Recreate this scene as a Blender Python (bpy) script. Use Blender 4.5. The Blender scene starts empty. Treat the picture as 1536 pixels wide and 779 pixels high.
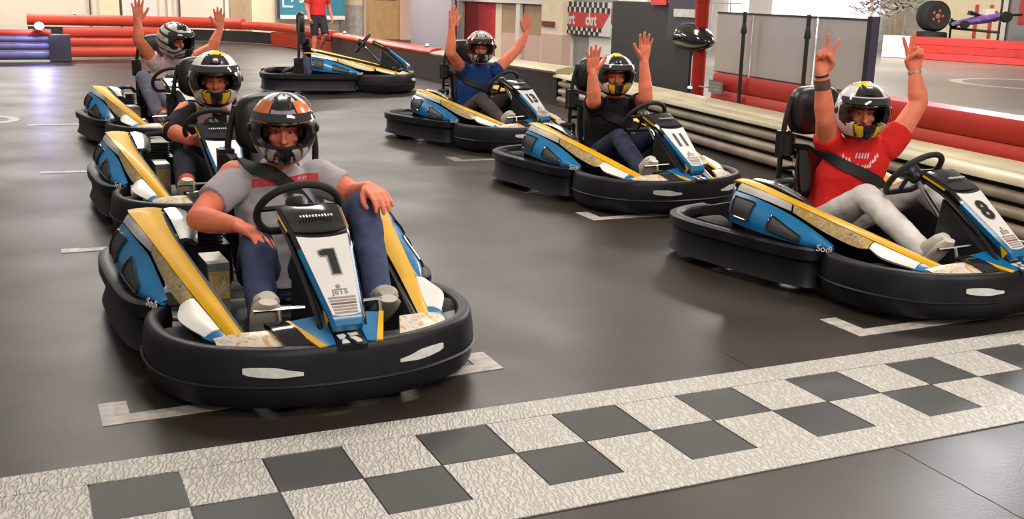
import bpy, bmesh, math, random
from mathutils import Vector, Matrix, noise
V = Vector
random.seed(7)
S = bpy.context.scene
COL = S.collection
# ------------------------------------------------------------------ camera, world, lights, exposure
CAM = V((-0.1025, -3.0737, 1.5263))
FW = V((0.406735, 0.881411, -0.240169)); RT = V((0.910304, -0.413165, 0.025332)); UP = V((0.076901, 0.228930, 0.970401))
FPX = 1606.7
cam = bpy.data.cameras.new('camera'); cam.sensor_width = 36.0; cam.lens = 36.0 * FPX / 1536
cam.clip_start = 0.05; cam.clip_end = 200
co = bpy.data.objects.new('camera', cam); COL.objects.link(co)
co.matrix_world = Matrix(((RT.x, UP.x, -FW.x, CAM.x), (RT.y, UP.y, -FW.y, CAM.y), (RT.z, UP.z, -FW.z, CAM.z), (0, 0, 0, 1)))
S.camera = co
S.view_settings.view_transform = 'Standard'; S.view_settings.look = 'None'
S.view_settings.gamma = 1; S.view_settings.exposure = 0.0; S.view_settings.use_curve_mapping = False
W = bpy.data.worlds.new('world'); S.world = W; W.use_nodes = True
W.node_tree.nodes['Background'].inputs[0].default_value = (1.0, 0.90, 0.80, 1)
W.node_tree.nodes['Background'].inputs[1].default_value = 0.3
def area(name, loc, sx, sy, watts, color=(1, .93, .84), aim=None):
    l = bpy.data.lights.new(name, 'AREA'); l.shape = 'RECTANGLE'; l.size = sx; l.size_y = sy; l.energy = watts; l.color = color
    o = bpy.data.objects.new(name, l); COL.objects.link(o); o.location = loc
    if aim: o.rotation_euler = (V(aim) - V(loc)).to_track_quat('-Z', 'Y').to_euler()
    return o
for (lx, ly, w) in [(0, -5.5, 260), (6, -4.5, 260), (2.6, -1.5, 120), (1.5, 4, 130), (6.2, 3, 160), (1, 10, 210), (6, 10, 230), (2, 18, 300), (7, 19, 300), (0, 28, 480), (7, 28, 480), (12, 12, 500), (18, 18, 800)]:  # the pair behind the camera is added fill to brighten the drivers' faces
    area('ceiling_and_fill_lamp', (lx, ly, 4.3), 2.4, 0.6, w)
area('display_light', (21, 19, 4.2), 3, 1, 550, (1, .9, .75), (29, 26, .8))
area('hall_window_light', (13.5, 8.5, 3.6), 1.2, 1.8, 330, (.95, .95, 1), (3, 0, 0))

# ------------------------------------------------------------------ materials
def mat(name, col, rough=.5, metal=0, bump=0, bscale=40, spec=.5, var=0, vscale=6, coat=0, emit=0, ecol=None):
    m = bpy.data.materials.new(name); m.use_nodes = True; nt = m.node_tree; b = nt.nodes['Principled BSDF']
    b.inputs['Base Color'].default_value = (*col, 1); b.inputs['Roughness'].default_value = rough; b.inputs['Metallic'].default_value = metal
    b.inputs['Specular IOR Level'].default_value = spec; b.inputs['Coat Weight'].default_value = coat
    if emit:
        b.inputs['Emission Color'].default_value = (*(ecol or col), 1); b.inputs['Emission Strength'].default_value = emit
    tc = nt.nodes.new('ShaderNodeTexCoord')
    if var:
        n = nt.nodes.new('ShaderNodeTexNoise'); n.inputs['Scale'].default_value = vscale; n.inputs['Detail'].default_value = 5
        nt.links.new(tc.outputs['Object'], n.inputs['Vector'])
        r = nt.nodes.new('ShaderNodeValToRGB'); nt.links.new(n.outputs['Fac'], r.inputs['Fac'])
        r.color_ramp.elements[0].position = .3; r.color_ramp.elements[1].position = .7
        r.color_ramp.elements[0].color = (*[c * (1 - var) for c in col], 1); r.color_ramp.elements[1].color = (*[min(1, c * (1 + var)) for c in col], 1)
        nt.links.new(r.outputs['Color'], b.inputs['Base Color'])
    if bump:
        n = nt.nodes.new('ShaderNodeTexNoise'); n.inputs['Scale'].default_value = bscale; n.inputs['Detail'].default_value = 4
        nt.links.new(tc.outputs['Object'], n.inputs['Vector'])
        bp = nt.nodes.new('ShaderNodeBump'); bp.inputs['Strength'].default_value = bump; bp.inputs['Distance'].default_value = .01
        nt.links.new(n.outputs['Fac'], bp.inputs['Height']); nt.links.new(bp.outputs['Normal'], b.inputs['Normal'])
    return m
M = {}
M['black'] = mat('black_plastic', (.012, .012, .014), .38, var=.3, bump=.05, bscale=60)
M['gloss'] = mat('gloss_black', (.008, .008, .01), .12, coat=.5)
M['bumper'] = mat('bumper_plastic', (.009, .009, .013), .45, var=.4, spec=.3, bump=.06, bscale=25)
M['rubber'] = mat('rubber', (.015, .015, .015), .75)
M['blue'] = mat('blue_plastic', (.003, .14, .33), .28, coat=.15, var=.1)
M['yellow'] = mat('yellow_plastic', (.66, .35, .0), .45, spec=.2, coat=.08, var=.08)
M['white'] = mat('white_sticker', (.72, .69, .66), .3, var=.04)
M['greywhite'] = mat('silver_sticker', (.52, .5, .46), .28, var=.2, vscale=8)
M['steel'] = mat('steel', (.62, .62, .6), .25, 1)
M['alu'] = mat('cast_aluminium', (.5, .48, .44), .33, .8, bump=.1)
M['dark'] = mat('dark_sheet', (.02, .02, .022), .5)
M['ink'] = mat('black_ink', (.01, .01, .01), .4)
M['inkgrey'] = mat('grey_ink', (.25, .24, .24), .4)
M['inkred'] = mat('maroon_ink', (.22, .07, .07), .4)
M['stripink'] = mat('stripe_ink', (.3, .25, .24), .4)
M['webbing'] = mat('belt_webbing', (.016, .016, .018), .7, bump=.2, bscale=200)
M['reflector'] = mat('reflective_tape', (.72, .72, .7), .35, var=.12, vscale=30)
M['skin'] = mat('skin', (.80, .22, .125), .5, var=.12, vscale=14, spec=.35)
M['eyewhite'] = mat('eye_white', (.4, .3, .25), .3); M['iris'] = mat('iris', (.03, .015, .01), .2)
M['brow'] = mat('dark_hair', (.03, .018, .012), .7)
M['tattoo'] = mat('tattoo_ink', (.12, .06, .05), .5, var=.6, vscale=30)
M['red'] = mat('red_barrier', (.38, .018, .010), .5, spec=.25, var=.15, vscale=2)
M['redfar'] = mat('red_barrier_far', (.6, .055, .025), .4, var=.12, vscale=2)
M['cream'] = mat('cream_plank', (.44, .385, .25), .5, var=.16, vscale=3, bump=.04)
M['plank'] = mat('worn_plank', (.40, .34, .24), .4, var=.3, vscale=2.5, bump=.05)
M['plankbrown'] = mat('brown_plank', (.30, .22, .17), .5, var=.3, vscale=3)
M['barblack'] = mat('black_barrier', (.03, .028, .026), .4, var=.3, vscale=3)
M['bluegrey'] = mat('bluegrey_barrier', (.13, .12, .2), .4, var=.2, vscale=3)
M['sole'] = mat('shoe_sole', (.62, .56, .48), .6, var=.15)

def ramp_mat(name, stops, scale=8, rough=.3, detail=6, dist=1.5):
    m = bpy.data.materials.new(name); m.use_nodes = True; nt = m.node_tree; b = nt.nodes['Principled BSDF']
    tc = nt.nodes.new('ShaderNodeTexCoord'); n = nt.nodes.new('ShaderNodeTexNoise'); n.inputs['Scale'].default_value = scale
    n.inputs['Detail'].default_value = detail; n.inputs['Distortion'].default_value = dist
    nt.links.new(tc.outputs['Object'], n.inputs['Vector'])
    r = nt.nodes.new('ShaderNodeValToRGB'); r.color_ramp.interpolation = 'EASE'
    els = r.color_ramp.elements
    while len(els) < len(stops): els.new(.5)
    for e, (p_, c) in zip(els, stops): e.position = p_; e.color = (*c, 1)
    nt.links.new(n.outputs['Fac'], r.inputs['Fac']); nt.links.new(r.outputs['Color'], b.inputs['Base Color'])
    b.inputs['Roughness'].default_value = rough
    return m
M['graffiti'] = ramp_mat('graffiti_print', [(.30, (.06, .05, .04)), (.40, (.48, .42, .34)), (.46, (.42, .26, .05)), (.54, (.5, .34, .09)), (.60, (.5, .44, .36)), (.72, (.2, .16, .12))], 14)
M['plateprint'] = ramp_mat('corner_print', [(.3, (.12, .09, .08)), (.42, (.6, .5, .42)), (.52, (.66, .6, .54)), (.6, (.55, .33, .08)), (.7, (.45, .38, .34))], 14)

def floor_mat():
    m = bpy.data.materials.new('track_asphalt'); m.use_nodes = True; nt = m.node_tree; b = nt.nodes['Principled BSDF']; L = nt.links
    b.inputs['Specular IOR Level'].default_value = .34
    tc = nt.nodes.new('ShaderNodeTexCoord')
    n1 = nt.nodes.new('ShaderNodeTexNoise'); n1.inputs['Scale'].default_value = .55; n1.inputs['Detail'].default_value = 7; n1.inputs['Roughness'].default_value = .6
    mp = nt.nodes.new('ShaderNodeMapping'); mp.inputs['Scale'].default_value = (1.2, .8, 1); mp.inputs['Rotation'].default_value = (0, 0, .15)
    L.new(tc.outputs['Object'], mp.inputs['Vector']); L.new(mp.outputs['Vector'], n1.inputs['Vector'])
    r = nt.nodes.new('ShaderNodeValToRGB'); r.color_ramp.elements[0].position = .3; r.color_ramp.elements[1].position = .72
    r.color_ramp.elements[0].color = (.021, .0155, .0125, 1); r.color_ramp.elements[1].color = (.045, .0355, .029, 1)
    L.new(n1.outputs['Fac'], r.inputs['Fac']); L.new(r.outputs['Color'], b.inputs['Base Color'])
    rr = nt.nodes.new('ShaderNodeMapRange'); rr.inputs['From Min'].default_value = .3; rr.inputs['From Max'].default_value = .7
    rr.inputs['To Min'].default_value = .34; rr.inputs['To Max'].default_value = .46
    n2 = nt.nodes.new('ShaderNodeTexNoise'); n2.inputs['Scale'].default_value = 1.3; n2.inputs['Detail'].default_value = 2
    L.new(tc.outputs['Object'], n2.inputs['Vector']); L.new(n2.outputs['Fac'], rr.inputs['Value']); L.new(rr.outputs['Result'], b.inputs['Roughness'])
    n3 = nt.nodes.new('ShaderNodeTexNoise'); n3.inputs['Scale'].default_value = 90; n3.inputs['Detail'].default_value = 3
    L.new(tc.outputs['Object'], n3.inputs['Vector'])
    bp = nt.nodes.new('ShaderNodeBump'); bp.inputs['Strength'].default_value = .12; bp.inputs['Distance'].default_value = .004
    L.new(n3.outputs['Fac'], bp.inputs['Height']); L.new(bp.outputs['Normal'], b.inputs['Normal'])
    return m
M['floor'] = floor_mat()

def tape_mat(name, c0, c1):
    # crumpled paint: wavy ridges across the track, base colour darker in the dips
    m = bpy.data.materials.new(name); m.use_nodes = True; nt = m.node_tree; b = nt.nodes['Principled BSDF']; L = nt.links
    tc = nt.nodes.new('ShaderNodeTexCoord')
    w = nt.nodes.new('ShaderNodeTexWave'); w.wave_type = 'BANDS'; w.bands_direction = 'X'; w.inputs['Scale'].default_value = 17
    w.inputs['Distortion'].default_value = 11; w.inputs['Detail'].default_value = 3; w.inputs['Detail Scale'].default_value = 2.2
    mp = nt.nodes.new('ShaderNodeMapping'); mp.inputs['Rotation'].default_value = (0, 0, .35); mp.inputs['Scale'].default_value = (1, .6, 1)
    L.new(tc.outputs['Object'], mp.inputs['Vector']); L.new(mp.outputs['Vector'], w.inputs['Vector'])
    n = nt.nodes.new('ShaderNodeTexNoise'); n.inputs['Scale'].default_value = 7; n.inputs['Detail'].default_value = 6
    L.new(mp.outputs['Vector'], n.inputs['Vector'])
    mx = nt.nodes.new('ShaderNodeMath'); mx.operation = 'MULTIPLY'; L.new(w.outputs['Fac'], mx.inputs[0]); L.new(n.outputs['Fac'], mx.inputs[1])
    r = nt.nodes.new('ShaderNodeValToRGB'); r.color_ramp.elements[0].position = .02; r.color_ramp.elements[1].position = .32
    r.color_ramp.elements[0].color = (*c0, 1); r.color_ramp.elements[1].color = (*c1, 1)
    L.new(mx.outputs[0], r.inputs['Fac']); L.new(r.outputs['Color'], b.inputs['Base Color'])
    b.inputs['Roughness'].default_value = .45
    bp = nt.nodes.new('ShaderNodeBump'); bp.inputs['Strength'].default_value = .6; bp.inputs['Distance'].default_value = .012
    L.new(mx.outputs[0], bp.inputs['Height']); L.new(bp.outputs['Normal'], b.inputs['Normal'])
    return m
M['tape'] = tape_mat('crumpled_white_paint', (.37, .35, .32), (.55, .52, .48))
M['tapeblack'] = mat('black_floor_paint', (.022, .022, .021), .5, var=.25, vscale=4)
M['mark'] = mat('worn_white_paint', (.42, .38, .35), .5, var=.3, vscale=20)
M['markfaint'] = mat('faint_paint', (.17, .155, .145), .5, var=.4, vscale=15)

# ------------------------------------------------------------------ mesh helpers
class MB:
    def __init__(s): s.v = []; s.f = []; s.m = []
    def add(s, vs, fs, mi=0):
        o = len(s.v); s.v += [V(x) for x in vs]; s.f += [tuple(i + o for i in f) for f in fs]; s.m += [mi] * len(fs); return s
    def box(s, a, b, mi=0, rot=None, c=None):
        x0, y0, z0 = a; x1, y1, z1 = b
        vs = [V(q) for q in ((x0, y0, z0), (x1, y0, z0), (x1, y1, z0), (x0, y1, z0), (x0, y0, z1), (x1, y0, z1), (x1, y1, z1), (x0, y1, z1))]
        if rot is not None:
            c = V(c) if c is not None else (V(a) + V(b)) / 2
            vs = [c + rot @ (q - c) for q in vs]
        return s.add(vs, [(0, 3, 2, 1), (4, 5, 6, 7), (0, 1, 5, 4), (1, 2, 6, 5), (2, 3, 7, 6), (3, 0, 4, 7)], mi)
    def prism(s, poly, z0, z1, mi=0):
        n = len(poly)
        a = sum(poly[i][0] * poly[(i + 1) % n][1] - poly[(i + 1) % n][0] * poly[i][1] for i in range(n))
        if a < 0: poly = poly[::-1]
        vs = [(q[0], q[1], z0) for q in poly] + [(q[0], q[1], z1) for q in poly]
        return s.add(vs, [tuple(range(n - 1, -1, -1)), tuple(range(n, 2 * n))] + [(i, (i + 1) % n, n + (i + 1) % n, n + i) for i in range(n)], mi)
    def hexa(s, lo, hi, mi=0):
        n = len(lo); vs = list(lo) + list(hi)
        return s.add(vs, [tuple(range(n - 1, -1, -1)), tuple(range(n, 2 * n))] + [(i, (i + 1) % n, n + (i + 1) % n, n + i) for i in range(n)], mi)
    def tube(s, path, r, n=10, mi=0, cap=True, closed=False, ry=None):
        path = [V(q) for q in path]; N = len(path); rs = r if isinstance(r, (list, tuple)) else [r] * N
        rings = []; up = V((0, 0, 1)); prev = None
        for i, q in enumerate(path):
            if closed: t = path[(i + 1) % N] - path[i - 1]
            else: t = path[min(i + 1, N - 1)] - path[max(i - 1, 0)]
            t.normalize()
            if prev is None:
                a = up if abs(t.z) < .9 else V((1, 0, 0)); x = t.cross(a).normalized()
            else:
                x = prev - t * prev.dot(t)
                x = x.normalized() if x.length > 1e-6 else t.cross(up).normalized()
            prev = x; y = t.cross(x)
            rings.append([q + x * math.cos(k * math.tau / n) * rs[i] + y * math.sin(k * math.tau / n) * (rs[i] if ry is None else ry) for k in range(n)])
        return s.rings(rings, mi, cap, closed)
    def rings(s, rings, mi=0, cap=True, closed=False):
        n = len(rings[0]); N = len(rings); vs = [q for rg in rings for q in rg]; fs = []
        for i in range(N if closed else N - 1):
            j = (i + 1) % N
            for k in range(n):
                k2 = (k + 1) % n; fs.append((i * n + k, i * n + k2, j * n + k2, j * n + k))
        if cap and not closed:
            fs.append(tuple(range(n - 1, -1, -1))); fs.append(tuple((N - 1) * n + k for k in range(n)))
        return s.add(vs, fs, mi)
    def capsule(s, a, ra, b, rb, n=14, mi=0, flat_a=False, flat_b=False):
        a = V(a); b = V(b); t = (b - a)
        if t.length < 1e-5: t = V((0, 0, .0001))
        t.normalize(); x = t.cross(V((0, 0, 1)) if abs(t.z) < .9 else V((1, 0, 0))).normalized(); y = t.cross(x); R = []
        def ring(c, r): return [c + x * math.cos(k * math.tau / n) * r + y * math.sin(k * math.tau / n) * r for k in range(n)]
        if not flat_a:
            for q in (-85, -60, -30): R.append(ring(a + t * ra * math.sin(math.radians(q)), ra * math.cos(math.radians(q))))
        R.append(ring(a, ra)); R.append(ring(b, rb))
        if not flat_b:
            for q in (30, 60, 85): R.append(ring(b + t * rb * math.sin(math.radians(q)), rb * math.cos(math.radians(q))))
        return s.rings(R, mi)
    def ellipsoid(s, c, r, nu=16, nv=10, mi=0, rot=None):
        c = V(c); vs = []; R = []
        for i in range(nv + 1):
            t = math.pi * (i + .02 * (i == 0) - .02 * (i == nv)) / nv; ring = []
            for k in range(nu):
                a = math.tau * k / nu; q = V((r[0] * math.sin(t) * math.cos(a), r[1] * math.sin(t) * math.sin(a), -r[2] * math.cos(t)))
                ring.append(c + (rot @ q if rot is not None else q))
            R.append(ring)
        return s.rings(R, mi)
    def lathe(s, prof, axis='x', c=(0, 0, 0), n=24, mi=0):
        # prof: (offset along axis, radius)
        R = []
        for (o, r) in prof:
            ring = []
            for k in range(n):
                a = math.tau * k / n; u, w = r * math.cos(a), r * math.sin(a)
                ring.append(V(c) + V((o, u, w) if axis == 'x' else ((w, o, u) if axis == 'y' else (u, w, o))))
            R.append(ring)
        return s.rings(R, mi)
    def sheet(s, rows, th, mi=0):
        # rows: grid of points; closed slab of thickness th below its surface
        a, b = len(rows), len(rows[0]); P = [[V(q) for q in r] for r in rows]; Nn = []
        for i in range(a):
            for j in range(b):
                du = P[min(i + 1, a - 1)][j] - P[max(i - 1, 0)][j]; dv = P[i][min(j + 1, b - 1)] - P[i][max(j - 1, 0)]
                nn = du.cross(dv); Nn.append(nn.normalized() if nn.length > 1e-9 else V((0, 0, 1)))
        top = [q for r in P for q in r]; bot = [q - n * th for q, n in zip(top, Nn)]; o = a * b; fs = []
        for i in range(a - 1):
            for j in range(b - 1):
                q = (i * b + j, (i + 1) * b + j, (i + 1) * b + j + 1, i * b + j + 1)
                fs.append(q); fs.append(tuple(x + o for x in q[::-1]))
        edge = [(i, 0) for i in range(a)] + [(a - 1, j) for j in range(1, b)] + [(i, b - 1) for i in range(a - 2, -1, -1)] + [(0, j) for j in range(b - 2, 0, -1)]
        ids = [i * b + j for i, j in edge]
        for k in range(len(ids)):
            p_, q_ = ids[k], ids[(k + 1) % len(ids)]; fs.append((q_, p_, p_ + o, q_ + o))
        return s.add(top + bot, fs, mi)
    def build(s, name, mats, parent=None, smooth=True, ang=35, loc=None):
        me = bpy.data.meshes.new(name); me.from_pydata([tuple(q) for q in s.v], [], s.f); me.validate()
        if not isinstance(mats, (list, tuple)): mats = [mats]
        for m in mats: me.materials.append(m)
        if len(mats) > 1: me.polygons.foreach_set('material_index', s.m[:len(me.polygons)])
        bm = bmesh.new(); bm.from_mesh(me); bmesh.ops.recalc_face_normals(bm, faces=bm.faces); bm.to_mesh(me); bm.free()
        if smooth:
            me.polygons.foreach_set('use_smooth', [True] * len(me.polygons)); me.set_sharp_from_angle(angle=math.radians(ang))
        o = bpy.data.objects.new(name, me); COL.objects.link(o); o.parent = parent
        if loc: o.location = loc
        return o
def empty(name, loc=(0, 0, 0), rz=0):
    o = bpy.data.objects.new(name, None); o.empty_display_size = .2; COL.objects.link(o); o.location = loc; o.rotation_euler = (0, 0, rz); return o
def tag(o, label, cat, group=None, kind=None):
    o['label'] = label; o['category'] = cat
    if group: o['group'] = group
    if kind: o['kind'] = kind
    return o
def struct(o, label=None, cat=None):
    o['kind'] = 'structure'
    if label: o['label'] = label
    if cat: o['category'] = cat
    return o
def crm(pts, n):
    # Catmull-Rom resample of a polyline to n points
    P = [V(q) for q in pts]; m = len(P) - 1; out = []
    for k in range(n):
        t = k / (n - 1) * m; i = min(int(t), m - 1); u = t - i
        a, b, c, d = P[max(i - 1, 0)], P[i], P[i + 1], P[min(i + 2, m)]
        out.append(.5 * ((2 * b) + (c - a) * u + (2 * a - 5 * b + 4 * c - d) * u * u + (3 * b - a - 3 * c + d) * u ** 3))
    return out
def children(o): return [c for c in bpy.data.objects if c.parent == o]
KIDS = {}
def index_children():
    KIDS.clear()
    for o in bpy.data.objects:
        if o.parent: KIDS.setdefault(o.parent.name, []).append(o)
def copy_tree(o, parent=None):
    c = o.copy(); COL.objects.link(c); c.parent = parent
    for ch in KIDS.get(o.name, []): copy_tree(ch, c)
    return c
def text(s, size, mt, mtx, parent, name='lettering', bold=.0, th=.002, shear=0):
    cu = bpy.data.curves.new(name, 'FONT'); cu.body = s; cu.size = size; cu.align_x = 'CENTER'; cu.align_y = 'CENTER'; cu.extrude = th; cu.offset = bold; cu.shear = shear
    cu.resolution_u = 3
    t = bpy.data.objects.new(name, cu); COL.objects.link(t)
    me = bpy.data.meshes.new_from_object(t.evaluated_get(bpy.context.evaluated_depsgraph_get()))
    bpy.data.objects.remove(t); me.transform(mtx); me.materials.clear(); me.materials.append(mt); me.name = name
    o = bpy.data.objects.new(name, me); COL.objects.link(o); o.parent = parent; return o
def frame(o, x, y):
    x = V(x).normalized(); y = V(y); y = (y - x * y.dot(x)).normalized(); z = x.cross(y); o = V(o)
    return Matrix(((x.x, y.x, z.x, o.x), (x.y, y.y, z.y, o.y), (x.z, y.z, z.z, o.z), (0, 0, 0, 1)))
# pixel of the photograph -> point on a world plane (used for placing the building behind the track)
def pray(px, py): return FW + RT * ((px - 768) / FPX) - UP * ((py - 389.5) / FPX)
def on_plane(px, py, P0, n):
    d = pray(px, py); return CAM + d * ((V(P0) - CAM).dot(V(n)) / d.dot(V(n)))
def on_floor(px, py, z=0): return on_plane(px, py, (0, 0, z), (0, 0, 1))

# ------------------------------------------------------------------ setting: floor and its seam
fl = MB().box((-14, -7, -.2), (60, 45, 0)).build('floor', M['floor'], smooth=False); struct(fl, 'dark grey polished asphalt floor of the kart track', None)
a, b = on_floor(1068, 520), on_floor(1560, 792)
d = (b - a).normalized(); n = V((-d.y, d.x, 0)); pts = []
cr = MB(); L_, R_ = [], []
for k in range(60):
    q = a + (b - a) * (k / 59) + n * (.006 * noise.noise(V((k * .6, 0, 0)))); w = .0022 + .0018 * abs(noise.noise(V((k * .9, 5, 0)))); L_.append(q + n * w); R_.append(q - n * w)
for k in range(59): cr.prism([L_[k], L_[k + 1], R_[k + 1], R_[k]], 0.0005, .0012)
cr.build('crack', M['ink'], fl, smooth=False)

# ------------------------------------------------------------------ start line of chequered paint
U = .27
sl = empty('start_line', (2, -.2, 0)); tag(sl, 'chequered black and white start line painted across the dark floor', 'floor marking')
def pl(x0, y0, x1, y1, z0, z1, name, m):
    return MB().box((x0 - 2, y0 + .2, z0), (x1 - 2, y1 + .2, z1)).build(name, m, sl, smooth=False)
for i in range(-5, 30):
    for j in (0, -1):
        blk = (i % 2 == 0) if j == 0 else (i % 2 == 1)
        x0, y0 = i * U, j * U
        pl(x0 + .003, y0 + .003, x0 + U - .003, y0 + U - .003, .0008, .0022 if blk else .0035, 'black_square' if blk else 'white_square', M['tapeblack'] if blk else M['tape'])
pl(-5 * U, U, 30 * U, U + .145, .0008, .0045, 'white_border', M['tape'])
pl(-5 * U, -U - .16, 30 * U, -U, .0008, .0045, 'white_border', M['tape'])

# grid brackets in front of the karts
def bracket(xl, xr, y, tick, label, left=True, right=True, m='mark', t=.085, skew=0):
    o = MB(); o.prism([(xl, y), (xr, y + skew), (xr, y + skew + t), (xl, y + t)], .0006, .003)
    if left: o.prism([(xl, y + t), (xl + .1, y + t), (xl + .1, y + t + tick), (xl, y + t + tick)], .0006, .003)
    if right: o.prism([(xr - .1, y + skew + t), (xr, y + skew + t), (xr, y + skew + t + tick), (xr - .1, y + skew + t + tick)], .0006, .003)
    return tag(o.build('grid_mark', M[m], smooth=False), label, 'floor marking', 'painted grid brackets')
bracket(.075, 1.66, .74, .14, 'white L-shaped bracket ends poking out under the number 1 kart', skew=.06)
bracket(3.42, 5.3, .62, .2, 'white bracket corner by the number 8 kart bumper at right', skew=.02)
bracket(3.5, 5.2, 3.38, .2, 'white bracket corner by the number 11 kart bumper')
bracket(.05, 1.6, 3.50, .02, 'worn grid bracket left of the number 1 kart, nearest of the faint ones', m='mark')
bracket(.0, 1.6, 6.42, .02, 'worn grid bracket left of the middle kart on the left row', m='mark')
bracket(-.05, 1.6, 9.75, .02, 'worn grid bracket behind the rearmost kart of the left row', m='mark')
bracket(3.55, 5.2, 6.15, .2, 'faint grid bracket in front of the number 13 kart', m='markfaint')
o = MB(); c0 = on_floor(-14, 180); R = [[], []]
for k in range(28):
    a = math.tau * k / 28
    for rr, l in ((.3, R[0]), (.19, R[1])): l.append(c0 + V((math.cos(a) * rr, math.sin(a) * rr * 1.4, 0)))
for k in range(28): o.prism([R[0][k], R[0][(k + 1) % 28], R[1][(k + 1) % 28], R[1][k]], .0006, .003)
tag(o.build('floor_ring', M['mark'], smooth=False), 'white ring painted on the floor at the left edge', 'floor marking')

# ------------------------------------------------------------------ the rental kart (drives towards -y; its right side is -x)
def band(path, prof, n, cap=True):
    # sweep a (outward, z) profile along a plan path
    P = crm(path, n); R = []
    for i, q in enumerate(P):
        t = (P[min(i + 1, n - 1)] - P[max(i - 1, 0)]); t.z = 0; t.normalize(); o = V((t.y, -t.x, 0))
        R.append([V((q.x, q.y, 0)) + o * a + V((0, 0, z)) for a, z in prof])
    return P, R
def grid_between(A, B, n, m=4, bulge=0):
    A = crm(A, n); B = crm(B, n); rows = []
    for p_, q_ in zip(A, B):
        row = []
        for k in range(m):
            u = k / (m - 1); c = p_.lerp(q_, u); c.z += bulge * 4 * u * (1 - u); row.append(c)
        rows.append(row)
    return rows
FB_HALF = [(.56, -.22), (.618, -.32), (.640, -.46), (.618, -.65), (.53, -.815), (.40, -.91), (.22, -.98)]
FB_PATH = [(-x, y) for x, y in FB_HALF] + [(0, -1.0)] + FB_HALF[::-1]
def nose_pt(x, s, h=0):
    # s: 0 at the top of the panel, 1 at its foot; h above its surface
    a, b, c, d_ = V((0, -.45, .677)), V((0, -.615, .608)), V((0, -.95, .355)), V((0, -.968, .325))
    if s < .3: q = a.lerp(b, s / .3)
    elif s < .9: q = b.lerp(c, (s - .3) / .6)
    else: q = c.lerp(d_, (s - .9) / .1)
    return q + V((x, 0, 0)) + V((0, -.603, .798)) * h
def nose_w(s): return .132 - .012 * s / .3 if s < .3 else .12 - .052 * (s - .3) / .6 if s < .9 else .068 - .008 * (s - .9) / .1
def make_kart():
    root = empty('go_kart')
    # floor tray, frame rails, axle
    MB().prism([(-.32, .55), (.32, .55), (.36, .2), (.33, -.6), (.25, -.88), (-.25, -.88), (-.33, -.6), (-.36, .2)], .035, .05).build('floor_tray', M['dark'], root)
    fr = MB()
    for s in (-1, 1):
        fr.tube(crm([(s * .30, .85, .11), (s * .30, .45, .075), (s * .33, -.2, .075), (s * .25, -.75, .085), (s * .2, -.93, .12)], 14), .015, 8)
        fr.tube([(s * .30, .1, .075), (s * .56, .12, .1), (s * .57, .5, .1)], .012, 8); fr.tube([(s * .3, -.45, .09), (s * .5, -.52, .13)], .016, 8)
    fr.tube([(-.58, .68, .14), (.58, .68, .14)], .02, 10); fr.tube([(-.3, .84, .11), (.3, .84, .11)], .014, 8)
    fr.build('chassis_frame', M['steel'], root)
    # wheels
    for s in (-1, 1):
        for (y, r, w, x) in ((-.54, .125, .12, .545), (.68, .135, .19, .53)):
            t = MB().lathe([(-w / 2, r * .55), (-w / 2, r * .9), (-w / 2 + .012, r * .98), (-w / 4, r), (w / 4, r), (w / 2 - .012, r * .98), (w / 2, r * .9), (w / 2, r * .55)], 'x', (s * x, y, r), 28).build('tyre', M['rubber'], root)
            MB().lathe([(-w / 2 + .01, .0), (-w / 2 + .012, r * .53), (-w / 4, r * .56), (w / 4, r * .56), (w / 2 - .012, r * .53), (w / 2 - .01, .02)], 'x', (s * x, y, r), 18).build('wheel_rim', M['alu'], t)
    # front bumper
    prof = [(-.045, .035), (-.002, .035), (.018, .062), (.026, .12), (.025, .18), (.016, .235), (.010, .254), (.0, .262), (-.03, .262), (-.042, .252), (-.05, .20), (-.045, .18), (-.045, .1)]
    P, R = band([(x, y, 0) for x, y in FB_PATH], prof, 61)
    fb = MB().rings(R).build('front_bumper', M['bumper'], root, ang=50)
    # ridge line and foot shadow gap of the bumper
    P2, R2 = band([(x, y, 0) for x, y in FB_PATH], [(.028, .118), (.036, .124), (.028, .130)], 61)
    MB().rings(R2).build('bumper_ridge', M['bumper'], fb)
    # reflective blades on the bumper's face
    for s in (-1, 1):
        rows = []
        fpt = crm([(x, y, 0) for x, y in FB_PATH], 121)
        for k in range(7):
            u = k / 6; xx = s * (.385 - .2 * u); i_ = min(range(30, 91), key=lambda i: abs(fpt[i].x - xx)); tn = (fpt[i_ + 1] - fpt[i_ - 1]).normalized(); q = fpt[i_] + V((tn.y, -tn.x, 0)) * .026
            h = .006 + .013 * math.sin(math.pi * min(1, u * .9 + .1)) ; zc = .188 - .014 * u
            rows.append([q + V((0, 0, zc - h)), q + V((0, 0, zc + h))])
        MB().sheet(rows, -.006).build('reflector_strip', M['reflector'], fb)
    # emblem plate on the middle of the nose
    em = MB().hexa([V((-.052, -.925, .272)), V((.052, -.925, .272)), V((.056, -1.02, .245)), V((-.056, -1.02, .245))], [V((-.052, -.922, .282)), V((.052, -.922, .282)), V((.056, -1.018, .262)), V((-.056, -1.018, .262))]).build('emblem_plate', M['gloss'], root, smooth=False)
    g = MB(); fm = lambda u, w: V((-.05 + .1 * u, -.93 - .085 * w, .2835 - .019 * w))
    for poly in ([(.08, .2), (.36, .12), (.42, .3), (.3, .55), (.12, .5)], [(.2, .62), (.36, .6), (.42, .9), (.12, .88)], [(.5, .12), (.9, .1), (.88, .3), (.56, .36)], [(.52, .45), (.74, .42), (.9, .7), (.9, .88), (.7, .9), (.62, .68)]):
        g.hexa([fm(*q) for q in poly], [fm(*q) + V((0, 0, .003)) for q in poly])
    g.build('emblem', M['white'], em, smooth=False)
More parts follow.
